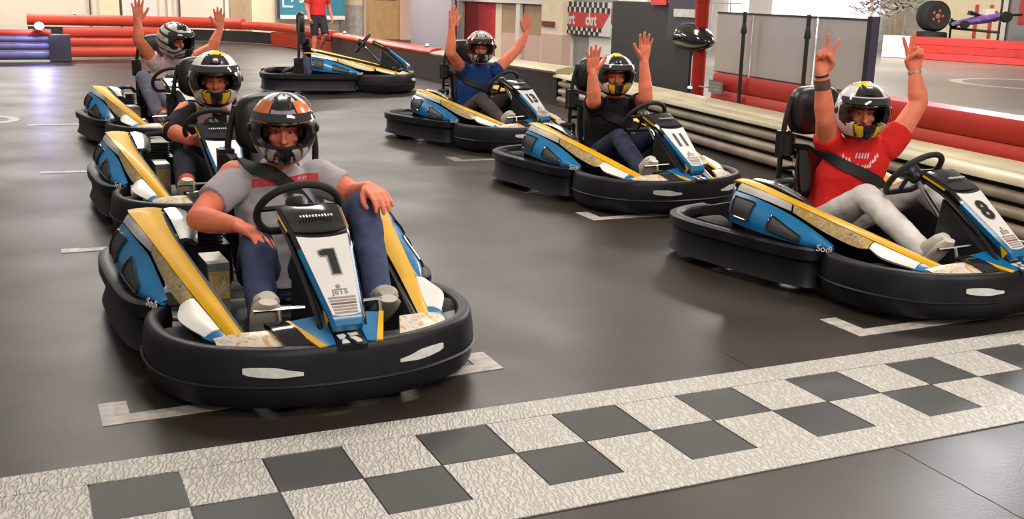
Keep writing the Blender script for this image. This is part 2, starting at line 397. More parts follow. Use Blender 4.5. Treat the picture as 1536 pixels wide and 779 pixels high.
    # black cowl between bumper and nose, corner plates, blue wedges, glossy flaps
    MB().prism([(-.56, -.66), (-.50, -.80), (-.38, -.88), (-.2, -.945), (0, -.965), (.2, -.945), (.38, -.88), (.5, -.80), (.56, -.66), (.44, -.70), (.3, -.82), (0, -.86), (-.3, -.82), (-.44, -.70)], .19, .236).build('front_cowl', M['black'], root)
    for s in (-1, 1):
        MB().sheet(grid_between([(s * .455, -.745, .258), (s * .37, -.80, .285), (s * .25, -.83, .292)], [(s * .452, -.825, .240), (s * .36, -.885, .246), (s * .21, -.945, .246)], 8, 4, .008), .012 * s).build('corner_plate', M['plateprint'], root)
        wd = MB().sheet(grid_between([(s * .185, -.79, .305), (s * .06, -.84, .335)], [(s * .10, -1.0, .262), (s * .06, -1.0, .268)], 6, 5), .014 * s).build('nose_wedge', M['blue'], root)
        MB().sheet(grid_between([(s * .20, -.785, .307), (s * .178, -.792, .31)], [(s * .122, -1.0, .262), (s * .096, -1.003, .268)], 4, 4), .012 * s).build('wedge_stripe', M['yellow'], wd)
        if s < 0: MB().sheet(grid_between([(s * .275, -.79, .31), (s * .20, -.80, .315)], [(s * .235, -.94, .262), (s * .14, -.955, .262)], 6, 5, .014), .02 * s).build('cowl_flap', M['gloss'], root)
    # nose panel (steering fairing)
    st = [0, .1, .2, .3, .42, .54, .66, .78, .9, .95, 1.0]; R = []
    for s in st:
        w = nose_w(s); th = .05 - .012 * s
        R.append([nose_pt(-w, s, -.012), nose_pt(-w + .012, s, 0), nose_pt(w - .012, s, 0), nose_pt(w, s, -.012), nose_pt(w * .92, s, -th), nose_pt(-w * .92, s, -th)])
    nm = MB(); nm.rings(R); N = 6
    npn = nm.build('nose_panel', [M['blue'], M['gloss']], root, ang=30)
    for pg in npn.data.polygons:
        if pg.center.y > -.66: pg.material_index = 1
    # dark screen on top
    rows = []
    for k in range(9):
        s = .01 + .29 * k / 8; rows.append([nose_pt((nose_w(s) - .014) * (j / 4 - 1), s + (.02 * (1 - (j / 4 - 1) ** 2) if k == 8 else 0), .004 + .014 * (1 - (j / 4 - 1) ** 2) * math.sin(math.pi * min(.9, .3 + k / 10))) for j in range(9)])
    scr = MB().sheet(rows, .006).build('screen', M['gloss'], npn)
    mk = MB()
    for k in range(11):
        x = -.062 + .0125 * k; hh = .006 + .003 * ((k * 7) % 3) / 2
        mk.hexa([nose_pt(x - .0035, .17 - hh / .6, .0235), nose_pt(x + .0035, .17 - hh / .6, .0235), nose_pt(x + .0035, .17 + hh / .6, .0235), nose_pt(x - .0035, .17 + hh / .6, .0235)],
                [nose_pt(x - .0035, .17 - hh / .6, .0255), nose_pt(x + .0035, .17 - hh / .6, .0255), nose_pt(x + .0035, .17 + hh / .6, .0255), nose_pt(x - .0035, .17 + hh / .6, .0255)])
    mk.build('screen_lettering', M['greywhite'], scr, smooth=False)
    # white number plate
    rows = []
    for k in range(12):
        s = .335 + .555 * k / 11
        rows.append([nose_pt((nose_w(s) - .014) * u, s + (.02 * (1 - u * u) if k == 0 else 0) + (.012 * (1 - u * u) if k == 11 else 0), .0035) for u in (-1, -.6, -.2, .2, .6, 1)])
    plate = MB().sheet(rows, .005).build('number_plate', M['white'], npn)
    o = MB(); o.lathe([(.0, .004), (0, .009), (.002, .009), (.002, .004)], 'z', (0, 0, 0), 12); sp = o.build('plate_badge', M['inkgrey'], npn)
    sp.data.transform(frame(nose_pt(-.002, .705, .004), (1, 0, 0), (0, .798, .603)))
    text('JETS', .034, M['inkgrey'], frame(nose_pt(0, .742, .0045), (1, 0, 0), (0, .798, .603)), npn, 'plate_lettering', .0006, .0012)
    for k in range(6):
        s = .775 + .02 * k; w = nose_w(s) - .026
        MB().hexa([nose_pt(-w, s, .0036), nose_pt(w, s, .0036), nose_pt(w, s + .012, .0036), nose_pt(-w, s + .012, .0036)], [nose_pt(-w, s, .005), nose_pt(w, s, .005), nose_pt(w, s + .012, .005), nose_pt(-w, s + .012, .005)]).build('plate_bar', M['inkred'] if k == 2 else M['stripink'], npn, smooth=False)
    for s in (-1, 1):  # yellow trim corner at the panel's sides and black side rails
        MB().hexa([nose_pt(s * (nose_w(u) + .001), u, h) for u, h in ((.02, -.012), (.26, -.012), (.26, -.022), (.02, -.022))], [nose_pt(s * (nose_w(u) + .004), u, h) for u, h in ((.02, -.012), (.26, -.012), (.26, -.022), (.02, -.022))]).build('panel_trim', M['yellow'], npn, smooth=False)
        MB().hexa([nose_pt(s * (nose_w(u) + .001), u, h) for u, h in ((.83, -.02), (.9, -.02), (.9, -.06))], [nose_pt(s * (nose_w(u) + .004), u, h) for u, h in ((.83, -.02), (.9, -.02), (.9, -.06))]).build('panel_trim', M['yellow'], npn, smooth=False)
        MB().tube(crm([(s * .122, -.47, .625), (s * .116, -.62, .55), (s * .095, -.8, .40), (s * .085, -.9, .29)], 10), .011, 8).build('panel_rail', M['gloss'], root)
    MB().hexa([V(q) for q in ((-.1, -.52, .2), (.1, -.52, .2), (.07, -.93, .2), (-.07, -.93, .2))], [V(q) for q in ((-.1, -.56, .55), (.1, -.56, .55), (.05, -.92, .27), (-.05, -.92, .27))]).build('column_housing', M['black'], root, smooth=False)
    # side pods
    for s in (-1, 1):
        f = lambda L: [(s * x, y, z) for x, y, z in L]
        A = f([(.43, .50, .515), (.45, .38, .512), (.443, .09, .458), (.40, -.37, .366), (.342, -.845, .258)])
        B = f([(.575, .47, .52), (.592, .38, .528), (.540, .04, .457), (.475, -.38, .358), (.398, -.79, .255)])
        pod = MB().sheet(grid_between(f([(.425, .50, .50), (.44, .38, .495), (.433, .09, .44), (.39, -.37, .345), (.34, -.82, .24)]), f([(.58, .46, .47), (.60, .36, .46), (.535, .04, .40), (.478, -.38, .30), (.40, -.78, .24)]), 24, 5, .012), .03 * s).build('side_pod', M['black'], root)
        MB().sheet(grid_between(A, B, 30, 5, .010), .010 * s).build('yellow_stripe', M['yellow'], pod)
        B1 = f([(.592, .385, .523), (.566, .2, .49), (.541, .055, .456)]); C1 = f([(.618, .39, .485), (.592, .2, .455), (.552, .05, .418)])
        MB().sheet(grid_between(B1, C1, 10, 4, .006), .010 * s).build('silver_panel', M['greywhite'], pod)
        B2 = f([(.539, .04, .452), (.505, -.17, .404), (.467, -.44, .340)]); C2 = f([(.552, .035, .414), (.535, -.17, .345), (.512, -.36, .300), (.508, -.44, .306)])
        MB().sheet(grid_between(B2, C2, 12, 4, .004), .010 * s).build('printed_panel', M['graffiti'], pod)
        B3 = f([(.466, -.452, .337), (.44, -.58, .305), (.418, -.70, .277)]); C3 = f([(.522, -.462, .314), (.545, -.57, .288), (.478, -.71, .256)])
        MB().sheet(grid_between(B3, C3, 10, 5, .008), .012 * s).build('front_patch', M['white'], pod)
        B4 = f([(.417, -.705, .276), (.399, -.785, .256)]); C4 = f([(.488, -.70, .254), (.44, -.775, .246), (.402, -.80, .248)])
        MB().sheet(grid_between(B4, C4, 5, 4, .003), .012 * s).build('blue_tip', M['blue'], pod)
        # blue flank with two dark openings
        C = f([(.622, .40, .478), (.60, .24, .455), (.562, .06, .405), (.548, -.10, .350), (.535, -.25, .285)])
        D = f([(.668, .38, .31), (.668, .24, .295), (.655, .06, .28), (.625, -.12, .268), (.548, -.262, .262)])
        Cc = crm(C, 41); Dd = crm(D, 41); rows = []
        for p_, q_ in zip(Cc, Dd):
            rows.append([p_.lerp(q_, k / 8) + V((s * .03 * math.sin(math.pi * k / 8), 0, 0)) for k in range(9)])
        fk = MB(); fk.sheet(rows, .012 * s); flank = fk.build('blue_flank', M['blue'], pod)
        def opening(i0, i1, k0, k1, kk, front=False):
            sub = []
            for i in range(i0, i1 + 1):
                u = (i - i0) / (i1 - i0); ka = k0 + (kk * u if front else 0); kb = k1 - (.8 * (1 - u) if front else 0); rw = []
                for j in range(5):
                    kf = ka + (kb - ka) * j / 4; k_ = min(int(kf), 7); rw.append(rows[i][k_].lerp(rows[i][k_ + 1], kf - k_) + V((s * .005, 0, .002)))
                sub.append(rw)
            MB().sheet(sub, .004 * s).build('vent', M['dark'], flank)
            loop = [r_[0] for r_ in sub] + sub[-1][1:] + [r_[-1] for r_ in sub[::-1][1:]] + sub[0][::-1][1:-1]
            MB().tube([q + V((s * .002, 0, 0)) for q in loop], .005, 6, closed=True).build('vent_rim', M['gloss'], flank)
        opening(2, 10, 1, 6, 0); opening(17, 29, 2, 7, 2, True)
        # inner walls
        MB().sheet(grid_between(f([(.43, .48, .5), (.435, .09, .44), (.39, -.37, .35), (.335, -.82, .24)]), f([(.36, .46, .1), (.37, .09, .09), (.35, -.37, .09), (.31, -.80, .1)]), 12, 3), .012 * s).build('pod_inner_wall', M['dark'], pod)
        MB().hexa([V(q) for q in f([(.44, .48, .14), (.62, .42, .14), (.655, .385, .30), (.44, .49, .3)])], [V(q) for q in f([(.43, .50, .49), (.575, .47, .50), (.615, .41, .47), (.5, .5, .48)])]).build('pod_rear_cap', M['bluegrey'], pod, smooth=False)
        # side bumper wrapping the rear corner, with ridges
        sp = [(s * x, y, 0) for x, y in ((.55, -.16), (.605, -.14), (.64, -.02), (.655, .2), (.66, .45), (.655, .68), (.61, .86), (.5, .97), (.36, 1.01), (.24, 1.02))]
        if s > 0: sp = sp[::-1]
        pr = [(-.05, .05), (.0, .05), (.026, .07), (.032, .10), (.004, .122), (.028, .138), (.034, .17), (.004, .19), (.026, .206), (.024, .24), (.004, .262), (-.03, .266), (-.055, .255), (-.055, .2), (-.03, .18), (-.03, .1)]
        if s > 0: pass
        P, R = band(sp, [(-a, z) for a, z in pr] if False else pr, 41)
        sb = MB().rings(R if True else R).build('side_bumper', M['bumper'], root, ang=45)
        # light scuff piping along the bumper's upper edge at the rear corner
        P, R = band(sp[:] if s < 0 else sp, [(.020, .266), (.026, .262), (.02, .256)], 41)
        MB().rings(R).build('bumper_lip', M['black'], sb)
    text('Sodi', .05, M['greywhite'], frame((-.598, -.24, .27), (.35, -1, 0), (.25, 0, 1)), root, 'maker_lettering', .0005, .002)
    MB().sheet(grid_between([(-.30, 1.02, .25), (0, 1.05, .25), (.30, 1.02, .25)], [(-.30, 1.0, .07), (0, 1.03, .07), (.30, 1.0, .07)], 12, 4, 0), .03).build('rear_bumper', M['bumper'], root)
    # engine, silver cover, tank
    e = MB(); e.box((-.36, .42, .14), (-.14, .64, .34))
    for k in range(6): e.box((-.35, .43, .345 + .018 * k), (-.17, .62, .355 + .018 * k))
    e.tube(crm([(-.3, .5, .44), (-.33, .4, .5), (-.24, .33, .52), (-.18, .4, .47)], 12), .018, 8); e.tube([(-.2, .62, .3), (-.1, .72, .25), (.1, .74, .22)], .03, 10)
    e.build('engine', M['black'], root)
    c = MB(); c.sheet(grid_between([(-.425, .47, .50), (-.425, .3, .49), (-.42, .08, .44)], [(-.335, .44, .485), (-.325, .3, .475), (-.36, .08, .42)], 10, 4, .012), -.02); c.build('engine_cover', M['steel'], root)
    c = MB(); c.box((-.33, -.02, .14), (-.235, .2, .36)); tk = c.build('silver_box', M['alu'], root, smooth=False)
    MB().box((-.325, -.026, .2), (-.24, -.019, .32)).build('box_print', M['graffiti'], tk, smooth=False)
    e = MB(); e.box((.30, .1, .12), (.40, .5, .36)); e.tube(crm([(.34, .5, .33), (.36, .3, .42), (.33, .1, .33)], 9), .02, 8); e.build('battery_box', M['dark'], root, smooth=False)
    # seat
    rows = []
    for (y, z, w) in crm([(-.06, .17, .15), (.08, .11, .19), (.28, .12, .21), (.42, .24, .21), (.49, .42, .22), (.53, .60, .20), (.545, .66, .17)], 16):
        rows.append([V((.06 + w * u, y - .02 * abs(u) ** 3, z + .11 * abs(u) ** 4 * (1 if y < .4 else .2)) ) + (V((0, -.10 * abs(u) ** 3, 0)) if y > .35 else V((0, 0, 0))) for u in [k / 5 - 1 for k in range(11)]])
    MB().sheet(rows, .012).build('seat', M['gloss'], root)
    # head restraint: two posts, cross bar, padded rest
    hp = MB()
    for x in (-.115, .31): hp.tube(crm([(x, .56, .12), (x, .555, .5), (x + .01, .55, .80), (x + (.05 if x < 0 else -.05), .545, .98)], 14), .016, 10)
    hp.tube([(-.115, .556, .55), (.31, .556, .55)], .014, 8); hp.build('rest_frame', M['black'], root)
    R = []
    for (y, k) in ((.47, .82), (.485, .95), (.51, 1), (.56, 1), (.58, .9)):
        ring = []
        for a in range(28):
            t = math.tau * a / 28; cx, sx = math.cos(t), math.sin(t)
            ring.append(V((.115 + .19 * k * math.copysign(abs(cx) ** .55, cx), y, .895 + .145 * k * math.copysign(abs(sx) ** .6, sx))))
        R.append(ring)
    MB().rings(R).build('headrest', M['black'], root, ang=60)
    bl = MB(); bl.box((-.16, .50, .62), (-.085, .56, .78)); bl.tube([(-.12, .5, .76), (-.12, .5, .64)], .045, 12); bl.build('belt_reel', M['black'], root)
    # steering wheel
    c0 = V((0, -.30, .63)); nx = V((1, 0, 0)); ny = V((0, -.64, .768)); nz = nx.cross(ny)
    ring = []
    for k in range(40):
        a = math.tau * k / 40; x, y = .172 * math.cos(a), .165 * math.sin(a); y = max(y, -.13); ring.append(c0 + nx * x + ny * y)
    sw = MB().tube(ring, .0165, 10, closed=True).build('steering_wheel', M['rubber'], root, ang=80)
    h = MB()
    for (x, y) in ((-.165, .02), (.165, .02), (0, -.125)): h.tube([c0 - nz * .02, c0 + nx * x + ny * y], .012, 6)
    h.capsule(c0 - nz * .03, .05, c0 + nz * .01, .04, 14); h.build('wheel_hub', M['black'], sw)
    MB().tube([c0, (0, -.72, .2)], .014, 8).build('steering_column', M['steel'], root)
    # pedals
    for s in (-1, 1):
        pd = MB().tube([(s * .105, -.755, .345), (s * .29, -.70, .333)], .009, 8).build('pedal', M['steel'], root)
        MB().tube([(s * .2, -.735, .335), (s * .2, -.80, .12)], .009, 8).build('pedal_arm', M['steel'], pd)
    return root
KART_POSE = {1: (.91, 1.582, 1.9), 2: (1.02, 4.408, 1.2), 3: (1.203, 8.148, 7.9), 4: (4.369, 7.428, 17.3), 5: (4.222, 4.308, 6.5), 6: (4.232, 1.548, 9.1), 7: (4.50, 13.5, 76)}
KLAB = {1: 'kart number 1 in front, its driver in a grey t-shirt', 2: 'kart second in the left row behind number 1',
        3: 'kart rearmost in the left row', 4: 'kart number 13 with a driver in a blue shirt',
        5: 'kart number 11 with a driver in black', 6: 'kart number 8 at right with a driver in a red t-shirt', 7: 'empty kart without a driver, side on in the background'}
KNUM = {1: '1', 2: '3', 4: '13', 5: '11', 6: '8'}
KARTS = {}
kproto = make_kart(); index_children()
for k in range(1, 8):
    r = kproto if k == 1 else copy_tree(kproto)
    x, y, a = KART_POSE[k]; r.location = (x, y, 0); r.rotation_euler = (0, 0, math.radians(a))
    tag(r, 'blue, white and yellow ' + KLAB[k], 'go-kart', 'racing karts on the grid'); KARTS[k] = r
KARTS[7].scale = (1.14, 1.14, 1.14)
def numeral_one(pnl, fm):
    pol = [(-.012, .06), (.026, .06), (.026, -.062), (-.004, -.062), (-.004, .03), (-.026, .03), (-.034, .036), (-.034, .052)]
    for nm_, mt, g_, z in (('number_outline', M['inkgrey'], .006, .0004), ('race_number', M['ink'], 0, .0012)):
        q = [V((x + math.copysign(g_, x), y + math.copysign(g_, y), 0)) for x, y in pol]
        if g_: q[4].y = .03 - g_; q[5].y = .03 - g_; q[4].x = -.004 - g_; q[5].x = -.026 - g_; q[3].x = -.004 - g_
        o = MB().hexa([fm @ (a_ + V((0, 0, z))) for a_ in q], [fm @ (a_ + V((0, 0, z + .001))) for a_ in q]).build(nm_, mt, pnl, smooth=False)
for k, n_ in KNUM.items():
    pnl = [c for c in bpy.data.objects if c.parent == KARTS[k] and c.name.startswith('nose_panel')][0]
    fm = frame(nose_pt(0, .53, .0042), (1, 0, 0), (0, .798, .603)); sc = Matrix.Diagonal((.75 if len(n_) == 2 else 1.0, 1, 1, 1))
    if n_ == '1': numeral_one(pnl, fm); continue
    t = text(n_, .165, M['inkgrey'], fm @ sc, pnl, 'number_outline', .011, .0008)
    t = text(n_, .165, M['ink'], fm @ Matrix.Translation((0, 0, .0012)) @ sc, pnl, 'race_number', .006, .0008)
# === ENV

# ------------------------------------------------------------------ barriers
def ribbon(path, prof, n=40):
    # like band(): sweep (offset to the left of travel, z) along a plan path
    P, R = band([(x, y, 0) for x, y in path], prof, n); return MB().rings(R)
# right-hand wall of stacked cream planks (near edge / far edge lines on the ground)
FR = lambda y: (5.80 + .123 * (y - 1.81), y)
BK = lambda y: (6.40 + .123 * (y - 1.81), y - .07)
pb = empty('plank_barrier', (*FR(5), 0)); tag(pb, 'long low barrier of stacked cream planks along the right side of the track', 'barrier')
off = V((*FR(5), 0))
def along(f, y0, y1, n=12): return [(f(y0 + (y1 - y0) * k / (n - 1))[0] - off.x, f(y0 + (y1 - y0) * k / (n - 1))[1] - off.y) for k in range(n)]
Y0, Y1 = -3.0, 10.75
for (z0, z1, o_, m) in ((.035, .125, .05, 'plankbrown'), (.155, .235, .03, 'plank'), (.265, .345, .03, 'plank')):
    c = (z0 + z1) / 2; h = (z1 - z0) / 2
    prof = [(.11 - o_ + .05 * math.cos(t), c + h * math.copysign(abs(math.sin(t)) ** .6, math.sin(t))) for t in [math.tau * k / 12 for k in range(12)]]
    ribbon(along(FR, Y0, Y1), prof, 24).build('plank', M[m], pb, ang=60)
MB().rings(band([(x, y, 0) for x, y in along(FR, Y0, Y1)], [(.15, .0), (.3, .0), (.3, .38), (.15, .38)], 20)[1]).build('plank_support', M['barblack'], pb)
def deck(y0, y1, a0, a1, z, name, m):
    top = []; n = 16
    for k in range(n):
        y = y0 + (y1 - y0) * k / (n - 1); f = V((*FR(y), 0)) - off; b_ = V((*BK(y), 0)) - off
        p_, q_ = f.lerp(b_, a0), f.lerp(b_, a1); row = []
        for (u, dz) in ((0, -.045), (.03, -.015), (.12, 0), (.88, 0), (.97, -.012), (1, -.03)): c = p_.lerp(q_, u); c.z = z + dz; row.append(c)
        top.append(row)
    return MB().sheet(top, -.03).build(name, M[m], pb, ang=60)
deck(Y0, Y1 + .15, 0.0, .36, .435, 'deck_plank', 'cream'); deck(Y0, Y1 + .3, .375, 1.0, .45, 'deck_plank', 'cream')

# black barrier on from it, bending to the far end, with its top rail turning from cream to red
PATH = [(6.93, 10.8), (6.80, 12.6), (6.68, 14.4), (6.60, 16.2), (6.62, 19), (6.62, 22), (6.60, 25), (6.3, 27.2), (5.4, 28.6), (4.0, 29.3), (2.2, 29.8), (.25, 30.2)]
PP = crm([(x, y, 0) for x, y in PATH], 90)
def part_path(a, b): return [(q.x, q.y) for q in PP[a:b + 1]]
bb = empty('black_barrier', (6.93, 10.8, 0)); tag(bb, 'curved black track barrier behind the number 13 kart with a cream and red top rail', 'barrier')
o0 = V((6.93, 10.8, 0))
def rib(parent, o_, a, b, prof, name, m):
    pth = [(x - o_.x, y - o_.y) for x, y in part_path(a, b)]
    return ribbon(pth, prof, b - a + 1).build(name, M[m], parent, ang=50)
for a, b in ((0, 14), (14, 27), (27, 40)):
    rib(bb, o0, a, b, [(0, .02), (.0, .44), (.0 + .10, .44), (.10, .02)], 'barrier_panel', 'barblack')
rib(bb, o0, 40, 56, [(0, .02), (-.03, .16), (-.03, .34), (0, .36), (.1, .36), (.1, .02)], 'barrier_panel', 'redfar')
rib(bb, o0, 56, 89, [(0, .02), (.0, .33), (.0 + .10, .33), (.10, .02)], 'barrier_panel', 'barblack')
rib(bb, o0, 0, 20, [(-.01, .44), (-.03, .47), (0, .50), (.16, .53), (.34, .53), (.36, .44)], 'top_rail', 'cream')
rib(bb, o0, 20, 40, [(-.01, .45), (-.03, .49), (0, .53), (.08, .56), (.2, .56), (.22, .45)], 'top_rail', 'redfar')
rib(bb, o0, 40, 62, [(-.02, .38), (-.06, .44), (-.05, .54), (0, .6), (.16, .6), (.2, .38)], 'top_rail', 'redfar')
rib(bb, o0, 62, 89, [(-.02, .37), (-.07, .44), (-.07, .58), (-.02, .67), (.16, .67), (.2, .37)], 'top_rail', 'redfar')
# nearer barriers at the left edge
nb_ = empty('red_barrier', (1.8, 21.1, 0)); tag(nb_, 'red barrier of three long rails at the far left behind the white-helmeted driver', 'barrier')
for z0, z1, o_ in ((.05, .24, 0), (.26, .44, .02), (.46, .66, -.01)):
    c = (z0 + z1) / 2; h = (z1 - z0) / 2
    prof = [(.05 * math.cos(t) + o_, c + h * math.copysign(abs(math.sin(t)) ** .5, math.sin(t))) for t in [math.tau * k / 12 for k in range(12)]]
    ribbon([(1.0, .2), (.6, .12), (.1, .05), (-.4, 0), (-1.0, -.1)], prof, 20).build('rail', M['redfar'], nb_, ang=60)
gb = empty('blue_grey_barrier', (-2, 20.1, 0)); tag(gb, 'blue-grey barrier with red top rail and black end block at left edge', 'barrier')
for z0, z1, m, nm_ in ((.04, .22, 'bluegrey', 'rail'), (.23, .37, 'bluegrey', 'rail'), (.38, .5, 'bluegrey', 'rail'), (.51, .63, 'redfar', 'top_rail')):
    c = (z0 + z1) / 2; h = (z1 - z0) / 2
    prof = [(.07 * math.cos(t), c + h * math.copysign(abs(math.sin(t)) ** .5, math.sin(t))) for t in [math.tau * k / 12 for k in range(12)]]
    ribbon([(2.55, .25), (1.2, .15), (-.5, 0), (-3, -.2)], prof, 16).build(nm_, M[m], gb, ang=60)
MB().box((2.5, .1, .02), (2.9, .5, .53)).build('end_block', M['barblack'], gb, smooth=False)
def small_lamp(name, label, p, r, m, g=None):
    e = empty(name, p); MB().lathe([(-.01, .0), (0, r * 1.3), (.02, r * 1.2)], 'z', (0, 0, 0), 14).build('lamp_base', M['black'], e)
    MB().ellipsoid((0, 0, .02 + r * .6), (r, r, r * .8), 14, 8).build('lamp_dome', m, e); return tag(e, label, 'lamp', g)
M['bluelamp'] = mat('blue_lamp', (.3, .35, 1), .3, emit=9, ecol=(.45, .45, 1)); M['whitelamp'] = mat('white_lamp', (.9, .88, .85), .3, emit=2, ecol=(1, .95, .9))
small_lamp('beacon_lamp', 'bright blue-white beacon lamp on the blue-grey barrier at far left', (.35, 20.15, .63), .09, M['bluelamp'])
l = bpy.data.lights.new('beacon_light', 'POINT'); l.color = (.35, .35, 1); l.energy = 60; l.shadow_soft_size = .1
lo = bpy.data.objects.new('beacon_light', l); COL.objects.link(lo); lo.location = (.35, 19.95, .75)
for px, py, k, lb in ((83, 16, 84, 'small white lamp on the red top rail, first from the left'), (320, 25, 68, 'small white lamp on the red top rail beyond the second driver'), (562, 52, 38, 'small pale lamp on the red rail behind the empty kart'), (655, 72, 22, 'small white lamp on the rail left of the blue-shirted driver')):
    q = PP[k]; small_lamp('rail_lamp', lb, (q.x + .1, q.y, .56 if k < 41 else .60 if k < 62 else .67), .03, M['whitelamp'], 'lamps on the top rail')

# red barrier behind the plank wall
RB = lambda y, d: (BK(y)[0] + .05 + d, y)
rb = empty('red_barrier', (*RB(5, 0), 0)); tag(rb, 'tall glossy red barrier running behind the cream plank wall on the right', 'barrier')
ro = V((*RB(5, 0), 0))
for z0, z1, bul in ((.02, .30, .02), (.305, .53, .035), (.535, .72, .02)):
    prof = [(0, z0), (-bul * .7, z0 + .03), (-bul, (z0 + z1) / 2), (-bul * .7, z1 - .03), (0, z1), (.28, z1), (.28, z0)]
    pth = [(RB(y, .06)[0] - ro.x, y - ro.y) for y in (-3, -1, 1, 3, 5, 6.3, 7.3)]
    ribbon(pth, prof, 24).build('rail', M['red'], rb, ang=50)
pq = MB().box((-.012, -.16, 0), (.0, .16, .14)); q = on_plane(1072, 128, (*RB(7.4, .0), .5), (1, -.123, 0))
pl_ = empty('barrier_plaque', (q.x - .03, min(q.y, 7.1), .50)); pl_.rotation_euler = (0, 0, -.123); tag(pl_, 'small grey printed plaque fixed to the red barrier beside the red post', 'sign')
pq.box((-.012, -.16, 0), (0, .16, .14)).build('plate', M['alu'], pl_, smooth=False)
g = MB()
for i, z in enumerate((.105, .07, .035)): g.box((-.015, -.13, z), (-.012, .12 - .04 * (i == 2), z + .015))
g.build('print_line', M['inkgrey'], pl_, smooth=False)
# posts and grey screens standing behind the plank wall
mg = bpy.data.materials.new('frosted_screen'); mg.use_nodes = True; nt = mg.node_tree; b = nt.nodes['Principled BSDF']
b.inputs['Base Color'].default_value = (.46, .41, .37, 1); b.inputs['Roughness'].default_value = .25; b.inputs['Alpha'].default_value = .88
M['screen'] = mg
M['post'] = mat('dark_post', (.03, .028, .027), .4, .3); M['violet'] = mat('violet_edge', (.05, .042, .095), .4)
n_ = V((.9925, -.1222, 0)); Pp = V((*RB(5, .02), 0))
ya = on_plane(1064, 60, Pp, n_).y; yb = on_plane(1117, 60, Pp, n_).y; yc = on_plane(1213, 60, Pp, n_).y; yd = on_plane(1306, 60, Pp, n_).y
for (y0, y1, lb) in ((ya, yb, 'grey translucent screen panel beside the red post'), (yb, yc, 'grey translucent screen panel between the two thin dark posts'), (yc, yd, 'grey translucent screen panel ending at the thick dark end post')):
    a = V((*RB(y0 - .02, .11), 0)); b_ = V((*RB(y1 + .02, .11), 0)); d = (b_ - a)
    e = empty('grey_screen', (a.x, a.y, .722)); e.rotation_euler = (0, 0, math.atan2(d.y, d.x))
    MB().box((0, -.006, 0), (d.length, .006, .66)).build('pane', M['screen'], e, smooth=False)
    MB().box((0, -.012, .655), (d.length, .012, .675)).build('top_edge', M['post'], e, smooth=False)
    MB().box((0, -.01, -.0), (d.length, .01, .012)).build('bottom_edge', M['post'], e, smooth=False)
    tag(e, lb, 'screen', 'screens behind the plank wall')
for y, lb in ((yb, 'thin dark post between the first and second grey screens'), (yc, 'thin dark post between the second and third grey screens, behind the red-shirted driver')):
    x = RB(y, .0)[0]; e = empty('screen_post', (x, y, 0)); MB().tube([(0, 0, 0), (0, 0, 1.41)], .021, 10).build('tube', M['post'], e); MB().capsule((0, 0, 1.2), .034, (0, 0, 1.3), .02, 10).build('clamp', M['post'], e)
    tag(e, lb, 'post', 'posts of the grey screens')
x = RB(yd, .02)[0]; e = empty('end_post', (x, yd, 0)); MB().box((-.03, -.03, 0), (.03, .03, 1.42)).build('dark_face', M['post'], e, smooth=False); MB().box((-.03, -.06, 0), (.03, -.03, 1.42)).build('violet_face', M['violet'], e, smooth=False)
tag(e, 'thick dark end post with violet edge beside the raised arm', 'post')
# red post, black partition, dark column, glossy black pod, white rod
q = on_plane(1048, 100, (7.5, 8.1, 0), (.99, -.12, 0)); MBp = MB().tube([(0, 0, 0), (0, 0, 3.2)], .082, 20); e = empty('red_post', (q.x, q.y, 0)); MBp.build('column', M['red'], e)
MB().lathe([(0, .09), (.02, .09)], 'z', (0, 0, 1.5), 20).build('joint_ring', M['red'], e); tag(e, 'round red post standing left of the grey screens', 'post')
M['curtain'] = mat('black_partition', (.022, .02, .02), .6, var=.2); M['column'] = mat('dark_violet_column', (.035, .03, .05), .45)
PN = V((.9925, -.1222, 0)); PQ = V((7.95, 9.2, 0))
def plane_box(px0, px1, P0, nrm, z0, z1, th, name, m, label=None, cat=None, parent=None, edge=60):
    a, b_ = on_plane(px0, edge, P0, nrm), on_plane(px1, edge, P0, nrm); a.z = b_.z = z0; d = b_ - a; L = d.length
    o = MB().box((0, 0, 0), (L, th, z1 - z0)).build(name, M[m], parent, smooth=False); o.location = a; o.rotation_euler = (0, 0, math.atan2(d.y, d.x))
    if label: tag(o, label, cat)
    return o
plane_box(917, 1036, PQ, PN, 0, 1.47, .05, 'partition', 'curtain', 'tall matt black partition behind the number 11 driver', 'partition')
plane_box(1000, 1043, PQ - PN * .12, PN, 1.0, 3.0, .08, 'dark_column', 'column', 'dark violet column above the black partition beside the red post', 'column')
plane_box(1008, 1040, PQ - PN * .14, PN, 1.30, 1.4, .015, 'painted_reflection', 'greywhite', 'pale light reflection painted on the dark violet column above the glossy pod', 'plate')  # pale slab painted in as a light reflection on the column
q = on_plane(1042, 60, (7.5, 8.35, 0), PN); along_ = V((-.1222, -.9925, 0))
R = []
for k in range(21):
    u = k / 20; x = -.34 + .76 * u
    h = .18 * (min(1, u / .12) ** .5) * (1 - max(0, (u - .35) / .65) ** 2.2) ** .6 + .004; zc = .02 - .05 * max(0, u - .3)
    R.append([V((x, .16 * (h / .16) * math.cos(t), zc + h * (1.0 if math.sin(t) > 0 else .85) * math.sin(t))) for t in [math.tau * j / 20 for j in range(20)]])
e = empty('glossy_pod', q); e.rotation_euler = (0, 0, math.atan2(along_.y, along_.x)); MB().rings(R).build('shell', M['gloss'], e)
MB().tube([(-.12, .0, .02), (-.12, -.25, .02)], .03, 10).build('bracket', M['post'], e)
g = MB()
for (x, z) in ((.06, .01), (.10, .0), (.16, .0)): g.ellipsoid((x, -.15, z), (.012, .008, .012), 8, 6)
g.box((-.2, -.165, -.03), (-.15, -.13, .1)); g.box((-.12, -.172, -.02), (-.085, -.14, .11)); ck = g.build('chrome_mark', M['steel'], e, smooth=False); ck['kind'] = 'stuff'
